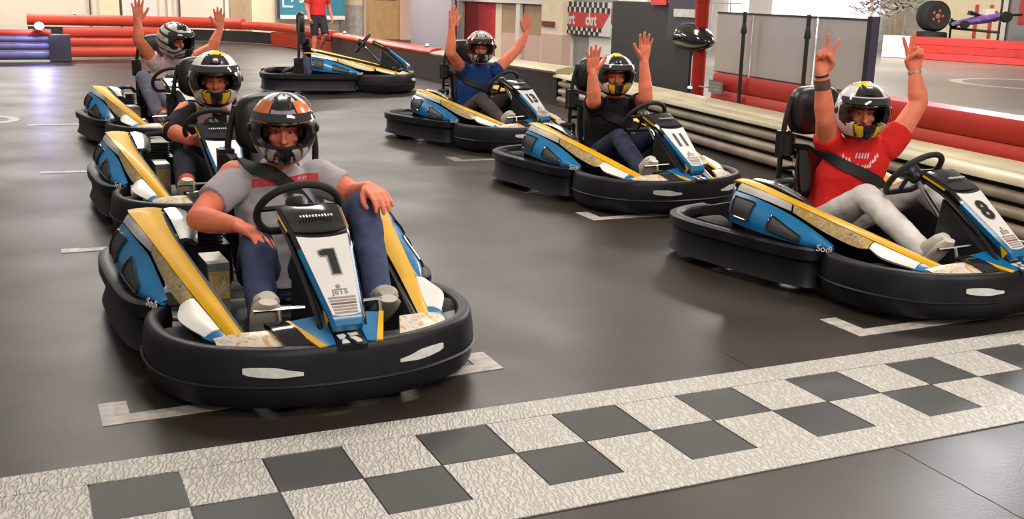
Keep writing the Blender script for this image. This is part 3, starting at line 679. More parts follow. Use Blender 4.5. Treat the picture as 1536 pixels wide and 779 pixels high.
tag(e, 'large glossy black teardrop-shaped pod mounted beside the red post', 'fairing')
q = on_plane(1039, 110, (7.45, 8.2, 0), PN); M['cyan'] = mat('cyan_light', (.2, .8, .9), .3, emit=2, ecol=(.3, .9, 1))
e = empty('white_rod', (q.x, q.y, .46)); MB().tube([(0, 0, .0), (0, 0, .40)], .022, 10).build('tube', M['white'], e); MB().tube([(0, 0, 0), (0, 0, .025)], .05, 10).build('foot_light', M['cyan'], e)
MB().box((.02, -.30, .03), (.04, .05, .045)).build('arm', M['alu'], e); tag(e, 'thin white rod with cyan foot light below the glossy black pod', 'lamp')

# ------------------------------------------------------------------ building beyond the barriers
M['wallbeige'] = mat('beige_wall', (.80, .70, .58), .7, var=.05); M['wallcream'] = mat('cream_wall', (.86, .74, .52), .6, var=.05); M['wallpink'] = mat('pink_wall', (.72, .5, .42), .6)
M['tan'] = mat('tan_panel', (.46, .32, .2), .6, var=.08); M['lav'] = mat('lavender_panel', (.42, .40, .46), .5); M['redpanel'] = mat('red_panel', (.55, .04, .04), .5, var=.1)
M['whitewall'] = mat('white_wall', (.8, .76, .72), .6); M['teal'] = mat('teal_sign', (.05, .24, .33), .5, var=.1); M['greywall'] = mat('grey_wall', (.32, .31, .31), .6)
M['box'] = mat('orange_tan_board', (.55, .33, .15), .6, var=.1); M['ventdark'] = mat('vent_dark', (.09, .07, .06), .6); M['brownsign'] = mat('brown_sign', (.14, .03, .02), .5)
M['daylight'] = mat('bright_window', (.9, .88, 1), .3, emit=1.15, ecol=(.95, .93, 1))
YF = 32.0
def xat(px): return on_plane(px, 30, (0, YF, 0), (0, 1, 0)).x
def wpanel(px0, px1, z0, z1, name, m, parent, dy=0, th=.05):
    return MB().box((xat(px0), YF - dy - th, z0), (xat(px1), YF - dy, z1)).build(name, M[m], parent, smooth=False)
wf = MB().box((-14, YF, 0), (xat(620), YF + .2, 4)).build('wall_back', M['wallbeige'], smooth=False); struct(wf)
for i, (a, b, z0, z1, m, dy) in enumerate([(150, 180, 0, 4, 'wallcream', .02), (184, 236, 0, 4, 'whitewall', .03), (252, 257, 0, 4, 'whitewall', .06), (271, 335, 0, 4, 'wallbeige', .03), (337, 343, 0, 4, 'whitewall', .06), (344, 375, 0, 2.2, 'tan', .02), (377, 412, 0, 4, 'wallcream', .05), (510, 543, 1.05, 4, 'wallcream', .03), (510, 543, 0, 1.05, 'greywhite', .02)]):
    wpanel(a, b, z0, z1, 'wall_panel', m, wf, dy)
for a in (135, 181.5, 268.5): wpanel(a, a + 2, 0, 4, 'panel_joint', 'ventdark', wf, .035)
bd = wpanel(544, 587, 0, 3.0, 'board_booth', 'box', None, .4, .4); tag(bd, 'tan booth wall with two dark vents behind the empty kart', 'booth')
for a, b in ((553, 564.5), (569, 582)): wpanel(a, b, 1.25, 1.44, 'vent', 'ventdark', bd, .8, .02)
pc = wpanel(588, 618, 0, 4, 'pink_pillar', 'wallpink', None, .5, .5); tag(pc, 'pale pink pillar left of the lavender panel', 'pillar')
# teal exit sign
q0, q1 = xat(414), xat(510)
sg = empty('exit_sign', (q0, YF - .6, .0)); wS = q1 - q0
MB().box((0, 0, .72), (wS, .05, 1.75)).build('sign_board', M['teal'], sg, smooth=False); MB().box((-.09, -.02, .6), (-.0, .06, 1.9)).build('sign_frame', M['violet'], sg, smooth=False)
MB().box((.0, -.01, .6), (wS, .05, .72)).build('sign_base', M['whitewall'], sg, smooth=False)
text('SALIDA', .44, M['whitewall'], frame((.98, -.012, 1.24), (1, 0, 0), (0, 0, 1)) @ Matrix.Diagonal((.5, 1, 1, 1)), sg, 'sign_lettering', .012, .006)
pc_ = MB(); pc_.box((.08, -.02, .95), (.13, 0, 1.5)); pc_.box((.13, -.02, 1.44), (.42, 0, 1.5)); pc_.box((.13, -.02, .95), (.42, 0, 1.01)); pc_.box((.16, -.02, 1.2), (.45, 0, 1.26)); pc_.hexa([V((.36, -.02, 1.1)), V((.5, -.02, 1.23)), V((.36, -.02, 1.36))], [V((.36, 0, 1.1)), V((.5, 0, 1.23)), V((.36, 0, 1.36))]); pc_.build('exit_symbol', M['whitewall'], sg, smooth=False)
tag(sg, 'teal exit sign with white lettering behind the standing person in red', 'sign')
# right-hand row behind the black barrier: lavender panel, white frame, red and tan panels, pillar, banner
PB = V((8.6, 15, 0)); PBn = V((1, 0, 0))
def yat(px, x=8.6): return on_plane(px, 50, (x, 0, 0), PBn).y
def vpanel(px0, px1, z0, z1, name, m, parent=None, dx=0, th=.06, label=None, cat=None):
    y0, y1 = yat(px0, 8.6 + dx), yat(px1, 8.6 + dx)
    o = MB().box((8.6 + dx, min(y0, y1), z0), (8.6 + dx + th, max(y0, y1), z1)).build(name, M[m], parent, smooth=False)
    if label: tag(o, label, cat)
    return o
vpanel(616, 676, 0, 3, 'lavender_panel', 'lav', None, -.6, .08, 'wide lavender-grey panel behind the black barrier', 'panel')
fr_ = empty('panelled_bay', (0, 0, 0)); tag(fr_, 'white framed bay with red and tan panels behind the blue-shirted driver', 'partition')
vpanel(676, 850, 1.37, 1.47, 'top_beam', 'whitewall', fr_, -.1, .1)
vpanel(676, 682, 0, 3, 'red_edge', 'redpanel', fr_, -.12, .05)
for a, b in ((687.5, 692.5), (773, 779)): vpanel(a, b, 0, 1.37, 'frame_post', 'whitewall', fr_, -.08, .06)
vpanel(693, 742, 0, 1.45, 'infill_panel', 'redpanel', fr_); vpanel(743, 752, 0, 1.46, 'infill_panel', 'wallcream', fr_, -.01)
vpanel(753, 811, .8, 1.45, 'infill_panel', 'tan', fr_); vpanel(753, 811, 0, .8, 'lower_panel', 'wallpink', fr_, -.02)
pi = vpanel(812, 843, .88, 3, 'cream_pillar', 'wallcream', None, -.2, .2, 'cream pillar with small dark red sign left of the chequered banner', 'pillar')
vpanel(812, 843, 0, .88, 'pillar_base', 'wallpink', pi, -.22, .22); vpanel(812, 830, 1.0, 1.09, 'pillar_sign', 'brownsign', pi, -.23, .02)
wl = vpanel(843, 918, 0, 1.62, 'grey_wall', 'greywall', None, .0, .1, 'grey wall under the chequered banner', 'wall'); vpanel(848, 857, 0, 1.2, 'wall_pipe', 'whitewall', wl, -.05, .05); vpanel(884, 916, 0, 1.1, 'notice_board', 'whitewall', wl, -.03, .03)
vpanel(890, 913, .93, .95, 'notice_line', 'inkred', wl, -.035, .004)
bn = empty('banner', (0, 0, 0)); tag(bn, 'chequered banner with white lettering on a red band above the grey wall', 'banner')
y0, y1 = yat(846), yat(922); zt, zb = 1.44, .91
MB().box((8.5, y1, zb), (8.52, y0, zt)).build('cloth', M['white'], bn, smooth=False)
MB().box((8.494, y1 + .25, 1.03), (8.5, y0, 1.27)).add([(8.494, y1 + .25, 1.03), (8.494, y1, 1.27), (8.494, y1 + .25, 1.27), (8.5, y1 + .25, 1.03), (8.5, y1, 1.27), (8.5, y1 + .25, 1.27)], [(0, 1, 2), (5, 4, 3), (0, 3, 4, 1), (1, 4, 5, 2), (2, 5, 3, 0)]).build('red_band', M['redpanel'], bn, smooth=False)
g = MB(); nsq = 20; wS = (y0 - y1) / nsq
for row, (za, zc_) in enumerate(((1.355, 1.44), (1.27, 1.355), (.97, 1.03), (.91, .97))):
    for i in range(nsq):
        if (i + row) % 2 == 0 and not (row > 1 and i > 16): g.box((8.492, y0 - (i + 1) * wS, za), (8.5, y0 - i * wS, zc_))
bk = g.build('chequer', M['ink'], bn, smooth=False); bk['kind'] = 'stuff'
for fy in (.23, .66): text('ckrt', .26, M['white'], frame((8.489, y0 + (y1 - y0) * fy, 1.15), (0, -1, 0), (0, 0, 1)) @ Matrix.Diagonal((.85, 1, 1, 1)), bn, 'banner_lettering', .008, .003)
plane_box(925, 968, PQ + PN * .02, PN, 1.475, 1.56, .1, 'lintel', 'whitewall', 'pale lintel above the black partition', 'beam')
plane_box(973, 996, PQ - PN * .05, PN, 1.44, 1.56, .03, 'red_sign', 'redpanel', 'small red sign on top of the black partition', 'sign')

# ------------------------------------------------------------------ the second hall beyond the red barrier
r2 = empty('far_red_barrier', (25, 20, 0)); tag(r2, 'far red barrier with a white end section across the second hall', 'barrier')
A = on_floor(1322, 86); B = on_floor(1362, 88); C_ = on_floor(1560, 101); o_ = V((25, 20, 0))
def rseg(p_, q_, m):
    d = (q_ - p_); nn = V((d.y, -d.x, 0)).normalized()
    if (CAM - p_).dot(nn) < 0: nn = -nn
    for z0, z1, k in ((.02, .2, .0), (.21, .42, .05), (.43, .64, .03)):
        lo = [p_ - o_, q_ - o_, q_ - o_ - nn * .3, p_ - o_ - nn * .3]; lo = [V((c.x, c.y, z0)) for c in lo]; hi = [V((c.x, c.y, z1)) for c in lo]
        hi[0] += nn * k; hi[1] += nn * k
        MB().hexa(lo, hi).build('rail', M[m], r2, smooth=False)
rseg(A, B, 'whitewall'); rseg(B, C_ + (C_ - B) * .5, 'redpanel')
M['hallfloor_sheen'] = mat('hall_floor_painted_sheen', (.20, .185, .17), .32, var=.12, vscale=.6)  # lighter base colour stands in for bright reflections on the same dark floor
hf = MB().prism([(RB(-3, .36)[0], -3), (60, -3), (60, 45), (13.5, 45), (RB(8.1, .4)[0] + 2.4, 14), (RB(7.3, .4)[0], 7.3)], .0, .004).build('floor_hall_sheen', M['hallfloor_sheen'], smooth=False); struct(hf)
# painted ring on the second hall's floor
c = on_floor(1545, 127); g = MB(); Ra, Rb = [], []
for k in range(48):
    t = math.tau * k / 48; d = V((.78, -.62, 0)) * math.cos(t) + V((.62, .78, 0)) * math.sin(t) * 1.0
    Ra.append(c + d * 1.55); Rb.append(c + d * 1.3)
for k in range(48): g.prism([Ra[k], Ra[(k + 1) % 48], Rb[(k + 1) % 48], Rb[k]], .004, .007)
tag(g.build('floor_ring', M['mark'], smooth=False), 'pale ring painted on the floor of the second hall at right', 'floor marking')
# end wall of the second hall, windows
YH = V((27, 27, 0)); NH = V((.75, .66, 0)).normalized()
def hp_(px, py=20, d=0): return on_plane(px, py, YH - NH * d, NH)
def hpanel(px0, px1, z0, z1, name, m, parent=None, d=0, th=.1, label=None, cat=None, kind=None):
    a, b_ = hp_(px0, 20, d), hp_(px1, 20, d); dd = b_ - a; dd.z = 0
    o = MB().box((0, 0, 0), (dd.length, th, z1 - z0)).build(name, M[m], parent, smooth=False); o.location = (a.x, a.y, z0); o.rotation_euler = (0, 0, math.atan2(dd.y, dd.x))
    if label: tag(o, label, cat)
    if kind: o['kind'] = kind
    return o
hpanel(1020, 1345, 0, 5, 'wall_hall', 'whitewall', None, -.1, .2, kind='structure')
hpanel(1092, 1122, .3, 4.6, 'window_1', 'daylight', None, .05, .04, kind='structure'); hpanel(1158, 1318, .3, 4.6, 'window_2', 'daylight', None, .05, .04, kind='structure')
hpanel(1123, 1157, 0, 5, 'trim_1', 'whitewall', None, .15, .1, kind='structure')
gr = empty('guard_railing', (0, 0, 0)); tag(gr, 'thin grey metal guard railing seen over the grey screens left of the window', 'railing')
for k, z in enumerate((1.42, 1.62, 1.80)): hpanel(1060, 1112, z, z + .03, 'rail', 'alu', gr, 9, .04)
for a in (1066, 1094): hpanel(a, a + 1.5, 0, 1.82, 'railing_post', 'alu', gr, 9.05, .04)
hpanel(1318, 1425, 0, 5, 'wall_stage', 'greywhite', None, -.05, .2, kind='structure')
cw = hpanel(1400, 1498, 0, 5, 'wall_display', 'wallcream', None, .05, .2, kind='structure')
for a in (1462, 1484): hpanel(a, a + 5, .5, 1.6, 'red_upright', 'redpanel', cw, .12, .05).matrix_world
for o in list(bpy.data.objects):
    if o.name.startswith('red_upright'): o.parent = None; tag(o, 'red upright against the cream display wall, ' + ('left' if o.name == 'red_upright' else 'right') + ' of two', 'post')
hpanel(1498, 1511, 0, 5, 'white_post', 'whitewall', None, .3, .2, 'broad white post right of the model racing car', 'post')
hpanel(1511, 1660, 0, 5, 'dark_wall', 'greywall', None, .0, .2, kind='structure'); hpanel(1528, 1560, 1.0, 2.0, 'red_poster', 'redpanel', None, .05, .03, 'red blurred poster on the dark wall at the upper right corner', 'poster')
# big wheel on a tyre
c = hp_(1400, 24, 4); Dp = (c - CAM).dot(FW); sc = Dp / FPX
e = empty('show_wheel', (c.x, c.y, 0)); e.rotation_euler = (0, 0, math.atan2(RT.y, RT.x) + .15)
zc = c.z; r = 22.5 * sc
MB().lathe([(-.28, r * .55), (-.3, r * .85), (-.2, r), (.2, r), (.3, r * .85), (.28, r * .55)], 'y', (0, 0, zc), 32).build('tyre', M['rubber'], e)
MB().lathe([(-.29, .02), (-.27, r * .3), (-.22, r * .5), (-.27, r * .57), (.2, r * .57), (.2, .02)], 'y', (0, 0, zc), 24).build('rim', M['alu'], e)
g = MB()
for k in range(5):
    t = math.tau * k / 5; g.ellipsoid((math.cos(t) * r * .35, -.27, zc + math.sin(t) * r * .35), (.05, .03, .05), 8, 6)
g.build('rim_bolt', M['redpanel'], e); tag(e, 'big off-road wheel with chunky black tyre on show', 'wheel')
zs = zc - r
g = MB().lathe([(zs - .32, r * .9), (zs - .3, r), (zs - .05, r), (zs - .01, r * .9)], 'z', (0, 0, 0), 28); e2 = empty('tyre_stand', (c.x, c.y, 0)); g.build('tyre', M['rubber'], e2); MB().lathe([(.0, .5), (zs - .33, .5)], 'z', (0, 0, 0), 16).build('stand', M['ink'], e2)
tag(e2, 'flat black tyre stand underneath the big show wheel', 'stand')
# model racing car on a rod frame
c = hp_(1472, 27, 3.2); sc = (c - CAM).dot(FW) / FPX
e = empty('model_racing_car', c); e.rotation_euler = (0, -.09, math.atan2(RT.y, RT.x)); s_ = sc
M['purple'] = mat('purple_white_print', (.2, .1, .4), .3, var=.5, vscale=3)
R = []
for (x, h, z, w) in ((-42, 6, -6, .15), (-30, 9, -5, .25), (-10, 12, -3, .35), (8, 15, -1, .35), (22, 12, 1, .3), (38, 5, 2, .2), (46, 2, 1, .15)):
    R.append([V((x * s_, w * math.cos(t), (z + h * .5 * math.sin(t)) * s_)) for t in [math.tau * k / 12 for k in range(12)]])
MB().rings(R).build('body', M['purple'], e)
for (x, z, rr) in ((-33, -7, 6), (28, 0, 8)):
    for y in (-.42, .42):
        t = MB().lathe([(-.12, rr * s_ * .5), (-.12, rr * s_ * .9), (-.06, rr * s_), (.06, rr * s_), (.12, rr * s_ * .9), (.12, rr * s_ * .5)], 'y', (x * s_, y, z * s_), 20).build('wheel', M['rubber'], e)
        MB().lathe([(-.11, .01), (-.11, rr * s_ * .5), (.11, rr * s_ * .5), (.11, .01)], 'y', (x * s_, y, z * s_), 14).build('wheel_rim', M['alu'], t)
MB().box((44 * s_, -.35, 0), (54 * s_, .35, .06)).build('front_wing', M['ink'], e, smooth=False)
MB().hexa([V((-20 * s_, -.1, 6 * s_)), V((-2 * s_, -.1, 2 * s_)), V((0, -.1, 4 * s_)), V((-18 * s_, -.1, 12 * s_))], [V((-20 * s_, .1, 6 * s_)), V((-2 * s_, .1, 2 * s_)), V((0, .1, 4 * s_)), V((-18 * s_, .1, 12 * s_))]).build('rear_wing', M['ink'], e, smooth=False)
MB().box((2 * s_, -.2, 4 * s_), (16 * s_, .2, 13 * s_)).build('engine_cover', M['whitewall'], e, smooth=False)
tag(e, 'model racing car in purple and white raised on a rod frame', 'racing car')
a = hp_(1426, 42, 3.2); b_ = hp_(1500, 49, 3.2); e = empty('rod_frame', (a.x, a.y, 0)); o_ = V((a.x, a.y, 0))
MB().tube([a - o_, b_ - o_], .04, 8).build('rod', M['post'], e)
for u in (.0, .97): q = a.lerp(b_, u) - o_; MB().tube([(q.x, q.y, 0), (q.x, q.y, q.z + (1.0 if u else .3))], .035, 8).build('upright', M['post'], e)
tag(e, 'thin dark rod frame carrying the model racing car', 'stand')
# plants
M['leaf'] = mat('green_leaf', (.10, .13, .05), .5, var=.4, vscale=9); M['blossom'] = mat('pale_violet_blossom', (.42, .36, .42), .6, var=.3); M['trunk'] = mat('pale_trunk', (.5, .36, .22), .6)
def plant(name, label, c, h0, h1, spread, nleaf, m, stems, seed, pot=True):
    e = empty(name, (c.x, c.y, 0)); rnd = random.Random(seed)
    if pot: MB().lathe([(0, .2), (.35, .28), (.38, .28), (.36, .02)], 'z', (0, 0, 0), 16).build('pot', M['greywall'], e)
    for k in range(stems):
        x, y = rnd.uniform(-.25, .25), rnd.uniform(-.2, .2); MB().tube(crm([(x * .4, y * .4, 0), (x, y, h0 * .6), (x * 1.6, y * 1.4, h1)], 8), [.05 - .004 * i for i in range(8)], 7).build('stem', M['trunk'], e)
    g = MB()
    for k in range(nleaf):
        a = rnd.uniform(0, math.tau); rr = spread * rnd.random() ** .6; z = rnd.uniform(h0, h1) ; p_ = V((math.cos(a) * rr, math.sin(a) * rr, z)); d = V((math.cos(a), math.sin(a), rnd.uniform(-.6, .8))).normalized() * rnd.uniform(.18, .36); w = d.cross(V((0, 0, 1))).normalized() * .05; nn = V((0, 0, .01))
        g.hexa([p_, p_ + d * .5 + w, p_ + d, p_ + d * .5 - w], [p_ + nn, p_ + d * .5 + w + nn, p_ + d + nn, p_ + d * .5 - w + nn])
    o = g.build('foliage', M[m], e, smooth=False); o['kind'] = 'stuff'
    return tag(e, label, 'plant')
plant('potted_plant', 'tall potted green plant with pale stems left of the big show wheel', hp_(1350, 20, 2.2), 1.3, 3.2, .6, 220, 'leaf', 4, 3)
plant('flowering_plant', 'pale violet flowering plant at top above the end post', hp_(1308, 20, 5.5), 1.2, 2.4, .7, 260, 'blossom', 3, 5)

# ------------------------------------------------------------------ people
def remesh(mb, name, mats, parent, voxel, smooth=4, face_mat=None, rough=0, seed=0, dec=None):
    o = mb.build(name + '_tmp', mats[0], None, smooth=False)
    m = o.modifiers.new('r', 'REMESH'); m.mode = 'VOXEL'; m.voxel_size = voxel
    m2 = o.modifiers.new('s', 'SMOOTH'); m2.iterations = smooth; m2.factor = .5
    if dec:
        m3 = o.modifiers.new('d', 'DECIMATE'); m3.ratio = dec
    me = bpy.data.meshes.new_from_object(o.evaluated_get(bpy.context.evaluated_depsgraph_get()))
    old = o.data; bpy.data.objects.remove(o); bpy.data.meshes.remove(old)
    me.materials.clear()
    for x in mats: me.materials.append(x)
    if rough:
        new = []
        for v, n_ in zip([v.co.copy() for v in me.vertices], [v.vector.copy() for v in me.vertex_normals]):
            q = v * 9 + V((seed * 3.1, 0, 0)); v += n_ * (rough * (noise.noise(q) + .5 * noise.noise(q * 2.3))); new += [v.x, v.y, v.z]
        me.vertices.foreach_set('co', new); me.update()
    if face_mat:
        idx = [face_mat(p.center) for p in me.polygons]; me.polygons.foreach_set('material_index', idx)
    me.polygons.foreach_set('use_smooth', [True] * len(me.polygons)); me.name = name
    o = bpy.data.objects.new(name, me); COL.objects.link(o); o.parent = parent; return o
def ring_loft(mb, rings, n=24):
    # rings: (centre, x axis half vector, y axis half vector)
    R = []
    for c, ax, ay in rings:
        c, ax, ay = V(c), V(ax), V(ay); R.append([c + ax * math.copysign(abs(math.cos(t)) ** .8, math.cos(t)) + ay * math.copysign(abs(math.sin(t)) ** .9, math.sin(t)) for t in [math.tau * k / n for k in range(n)]])
    mb.rings(R); return mb
def hand(mb, Wp, D, Nn, side, pose, s=1.25):
    # Wp wrist, D towards the fingers, Nn out of the palm; the thumb lies on L
    D = V(D).normalized(); Nn = V(Nn); Nn = (Nn - D * Nn.dot(D)).normalized(); L = D.cross(Nn) * side
    P = lambda d, l, n=0: V(Wp) + (D * d + L * l + Nn * n) * s
    kn = [P(.088, .030), P(.093, .010), P(.089, -.010), P(.080, -.029)]
    for i, k in enumerate(kn): mb.capsule(P(.012, .016 - .011 * i), .017 * s, k, .0125 * s, 10)
    mb.capsule(P(.02, .012), .018 * s, P(.07, .004), .015 * s, 10)
    ln = [.072, .080, .074, .058]; fan = {'open': [.17, .03, -.11, -.27], 'peace': [.30, -.13, 0, 0], 'rest': [.1, .03, -.05, -.13], 'grip': [.04, 0, -.03, -.06]}[pose]
    for i in range(4):
        a = fan[i]; d0 = (D * math.cos(a) + L * math.sin(a)); r = [.0105, .011, .0105, .009][i] * s; l = ln[i] * s
        if pose == 'peace' and i > 1:
            p1 = kn[i] + (D * .55 + Nn * .85).normalized() * l * .42; p2 = p1 + (-D * .75 + Nn * .45).normalized() * l * .36; p3 = p2 + (-D * .8 - Nn * .5).normalized() * l * .24
        elif pose in ('rest', 'grip'):
            b = .35 if pose == 'rest' else .9
            p1 = kn[i] + (d0 + Nn * b).normalized() * l * .44; p2 = p1 + (d0 * (1 - b * .5) + Nn * (b * 1.7)).normalized() * l * .33; p3 = p2 + (d0 * (.6 - b * .9) + Nn * (b * 2)).normalized() * l * .25
        else:
            p1 = kn[i] + (d0 + Nn * .05).normalized() * l * .45; p2 = p1 + (d0 + Nn * .12).normalized() * l * .32; p3 = p2 + (d0 + Nn * .2).normalized() * l * .24
        mb.capsule(kn[i], r, p1, r * .95, 8); mb.capsule(p1, r * .95, p2, r * .88, 8); mb.capsule(p2, r * .88, p3, r * .76, 8)
    t0 = P(.022, .024)
    if pose == 'peace': t1, t2, t3 = P(.052, .040, .018), P(.078, .018, .034), P(.09, -.004, .036)
    elif pose == 'open': t1, t2, t3 = P(.052, .050, .008), P(.080, .068, .010), P(.102, .078, .012)
    else: t1, t2, t3 = P(.05, .045, .015), P(.075, .052, .028), P(.095, .05, .04)
    mb.capsule(t0, .016 * s, t1, .013 * s, 8); mb.capsule(t1, .0125 * s, t2, .0115 * s, 8); mb.capsule(t2, .0115 * s, t3, .0095 * s, 8)
def head_mesh(mb, H, R3):
    # H: head centre, R3: head rotation; looks towards local -y
    g = lambda x, y, z: V(H) + R3 @ V((x, y, z))
    mb.ellipsoid(g(0, .012, .028), (.078, .098, .095), 20, 14, rot=R3)
    mb.ellipsoid(g(0, -.022, -.04), (.064, .072, .085), 18, 12, rot=R3)
    mb.capsule(g(0, -.075, -.098), .024, g(0, -.06, -.09), .03, 10)                       # chin
    mb.capsule(g(0, -.092, .018), .010, g(0, -.110, -.028), .0145, 10); mb.capsule(g(-.013, -.097, -.03), .009, g(.013, -.097, -.03), .009, 8)   # nose
    mb.capsule(g(-.048, -.074, .036), .013, g(-.012, -.088, .032), .012, 8); mb.capsule(g(.048, -.074, .036), .013, g(.012, -.088, .032), .012, 8)   # brow
    for s in (-1, 1):
        mb.ellipsoid(g(s * .042, -.064, -.02), (.024, .022, .02), 10, 8, rot=R3)                 # cheek
        mb.ellipsoid(g(s * .079, .012, .0), (.010, .022, .032), 10, 8, rot=R3)                  # ear
    mb.capsule(g(-.022, -.090, -.060), .0075, g(.022, -.090, -.060), .0075, 8); mb.capsule(g(-.018, -.088, -.072), .008, g(.018, -.088, -.072), .008, 8)  # lips
def eyes(parent, H, R3):
    g = lambda x, y, z: V(H) + R3 @ V((x, y, z))
    for s in (-1, 1):
        e = MB().ellipsoid(g(s * .031, -.079, .012), (.013, .009, .0062), 12, 8, rot=R3).build('eye', M['eyewhite'], parent)
        MB().ellipsoid(g(s * .031, -.0865, .012), (.0062, .004, .0058), 10, 6, rot=R3).build('iris', M['iris'], e)
        MB().tube([g(s * .052, -.079, .036), g(s * .032, -.094, .041), g(s * .012, -.096, .036)], .0055, 6).build('eyebrow', M['brow'], parent)

HM = {k: mat('helmet_' + k, c, r, coat=ct, var=vr, vscale=14) for k, c, r, ct, vr in (('white', (.68, .66, .65), .2, .4, 0), ('black', (.012, .012, .014), .25, .3, 0), ('yellow', (.82, .55, .02), .25, .4, 0), ('maroon', (.12, .015, .02), .3, .3, 0), ('orange', (.78, .17, .04), .25, .4, .35), ('silver', (.5, .48, .48), .25, .3, .3), ('lav', (.3, .29, .36), .3, .3, .1), ('pad', (.012, .012, .012), .8, 0, 0), ('visor', (.03, .03, .035), .08, .5, 0))}
HK = list(HM)
def pat(style, az, el):
    # az: degrees from straight ahead (0..180), el: degrees up; returns a colour name
    A = abs(az)
    port = ((A / 66) ** 3 + (abs(el - 2) / 25) ** 3)
    if style == 'yellow':
        if el < -44: return 'black'
        if el < -16 and A < 52:
            return 'black' if A < 15 else 'yellow' if A < 30 + (el + 40) * .25 else 'maroon' if A < 38 else 'white'
        if port < 1.35: return 'black'
        if el > 62: return 'yellow' if A < 75 else 'black' if A < 120 else 'white'
        if el > 38 and A < 42: return 'black'
        if A > 95 and -10 < el < 30: return 'black' if A < 150 else 'white'
        return 'white'
    if style in ('orange', 'zebra'):
        if el < -20 and A < 70: return 'black' if A < 16 or el < -46 else 'silver' if (A + el * .7) % 22 < 15 else 'black'
        if port < 1.5 and el < 20: return 'black'
        if el > 58:
            if style == 'zebra': return 'white' if (az + 180) % 24 < 12 else 'black'
            return 'silver' if (az + 180) % 40 < 22 else 'black'
        if 14 < el and 30 < A < 100: return 'orange' if (A < 40 or el > 18) and not (style == 'zebra' and el > 45) else 'silver'
        if el > 22 and A < 26 and el < 42: return 'lav'
        if A > 100 and el > -15: return 'orange' if A < 140 else 'black'
        return 'black'
    if style == 'silver':
        if el < -46: return 'black'
        if el < -14 and A < 60: return 'black' if A < 22 else 'silver' if (el + A * .5) % 14 < 9 else 'maroon'
        if port < 1.3: return 'black'
        if el > 45 and A < 60: return 'black' if 12 < A < 40 else 'silver'
        if 20 < el < 45 and A < 30: return 'white'
        return 'silver' if (el * 1.3 - A * .4) % 30 < 20 else 'black'
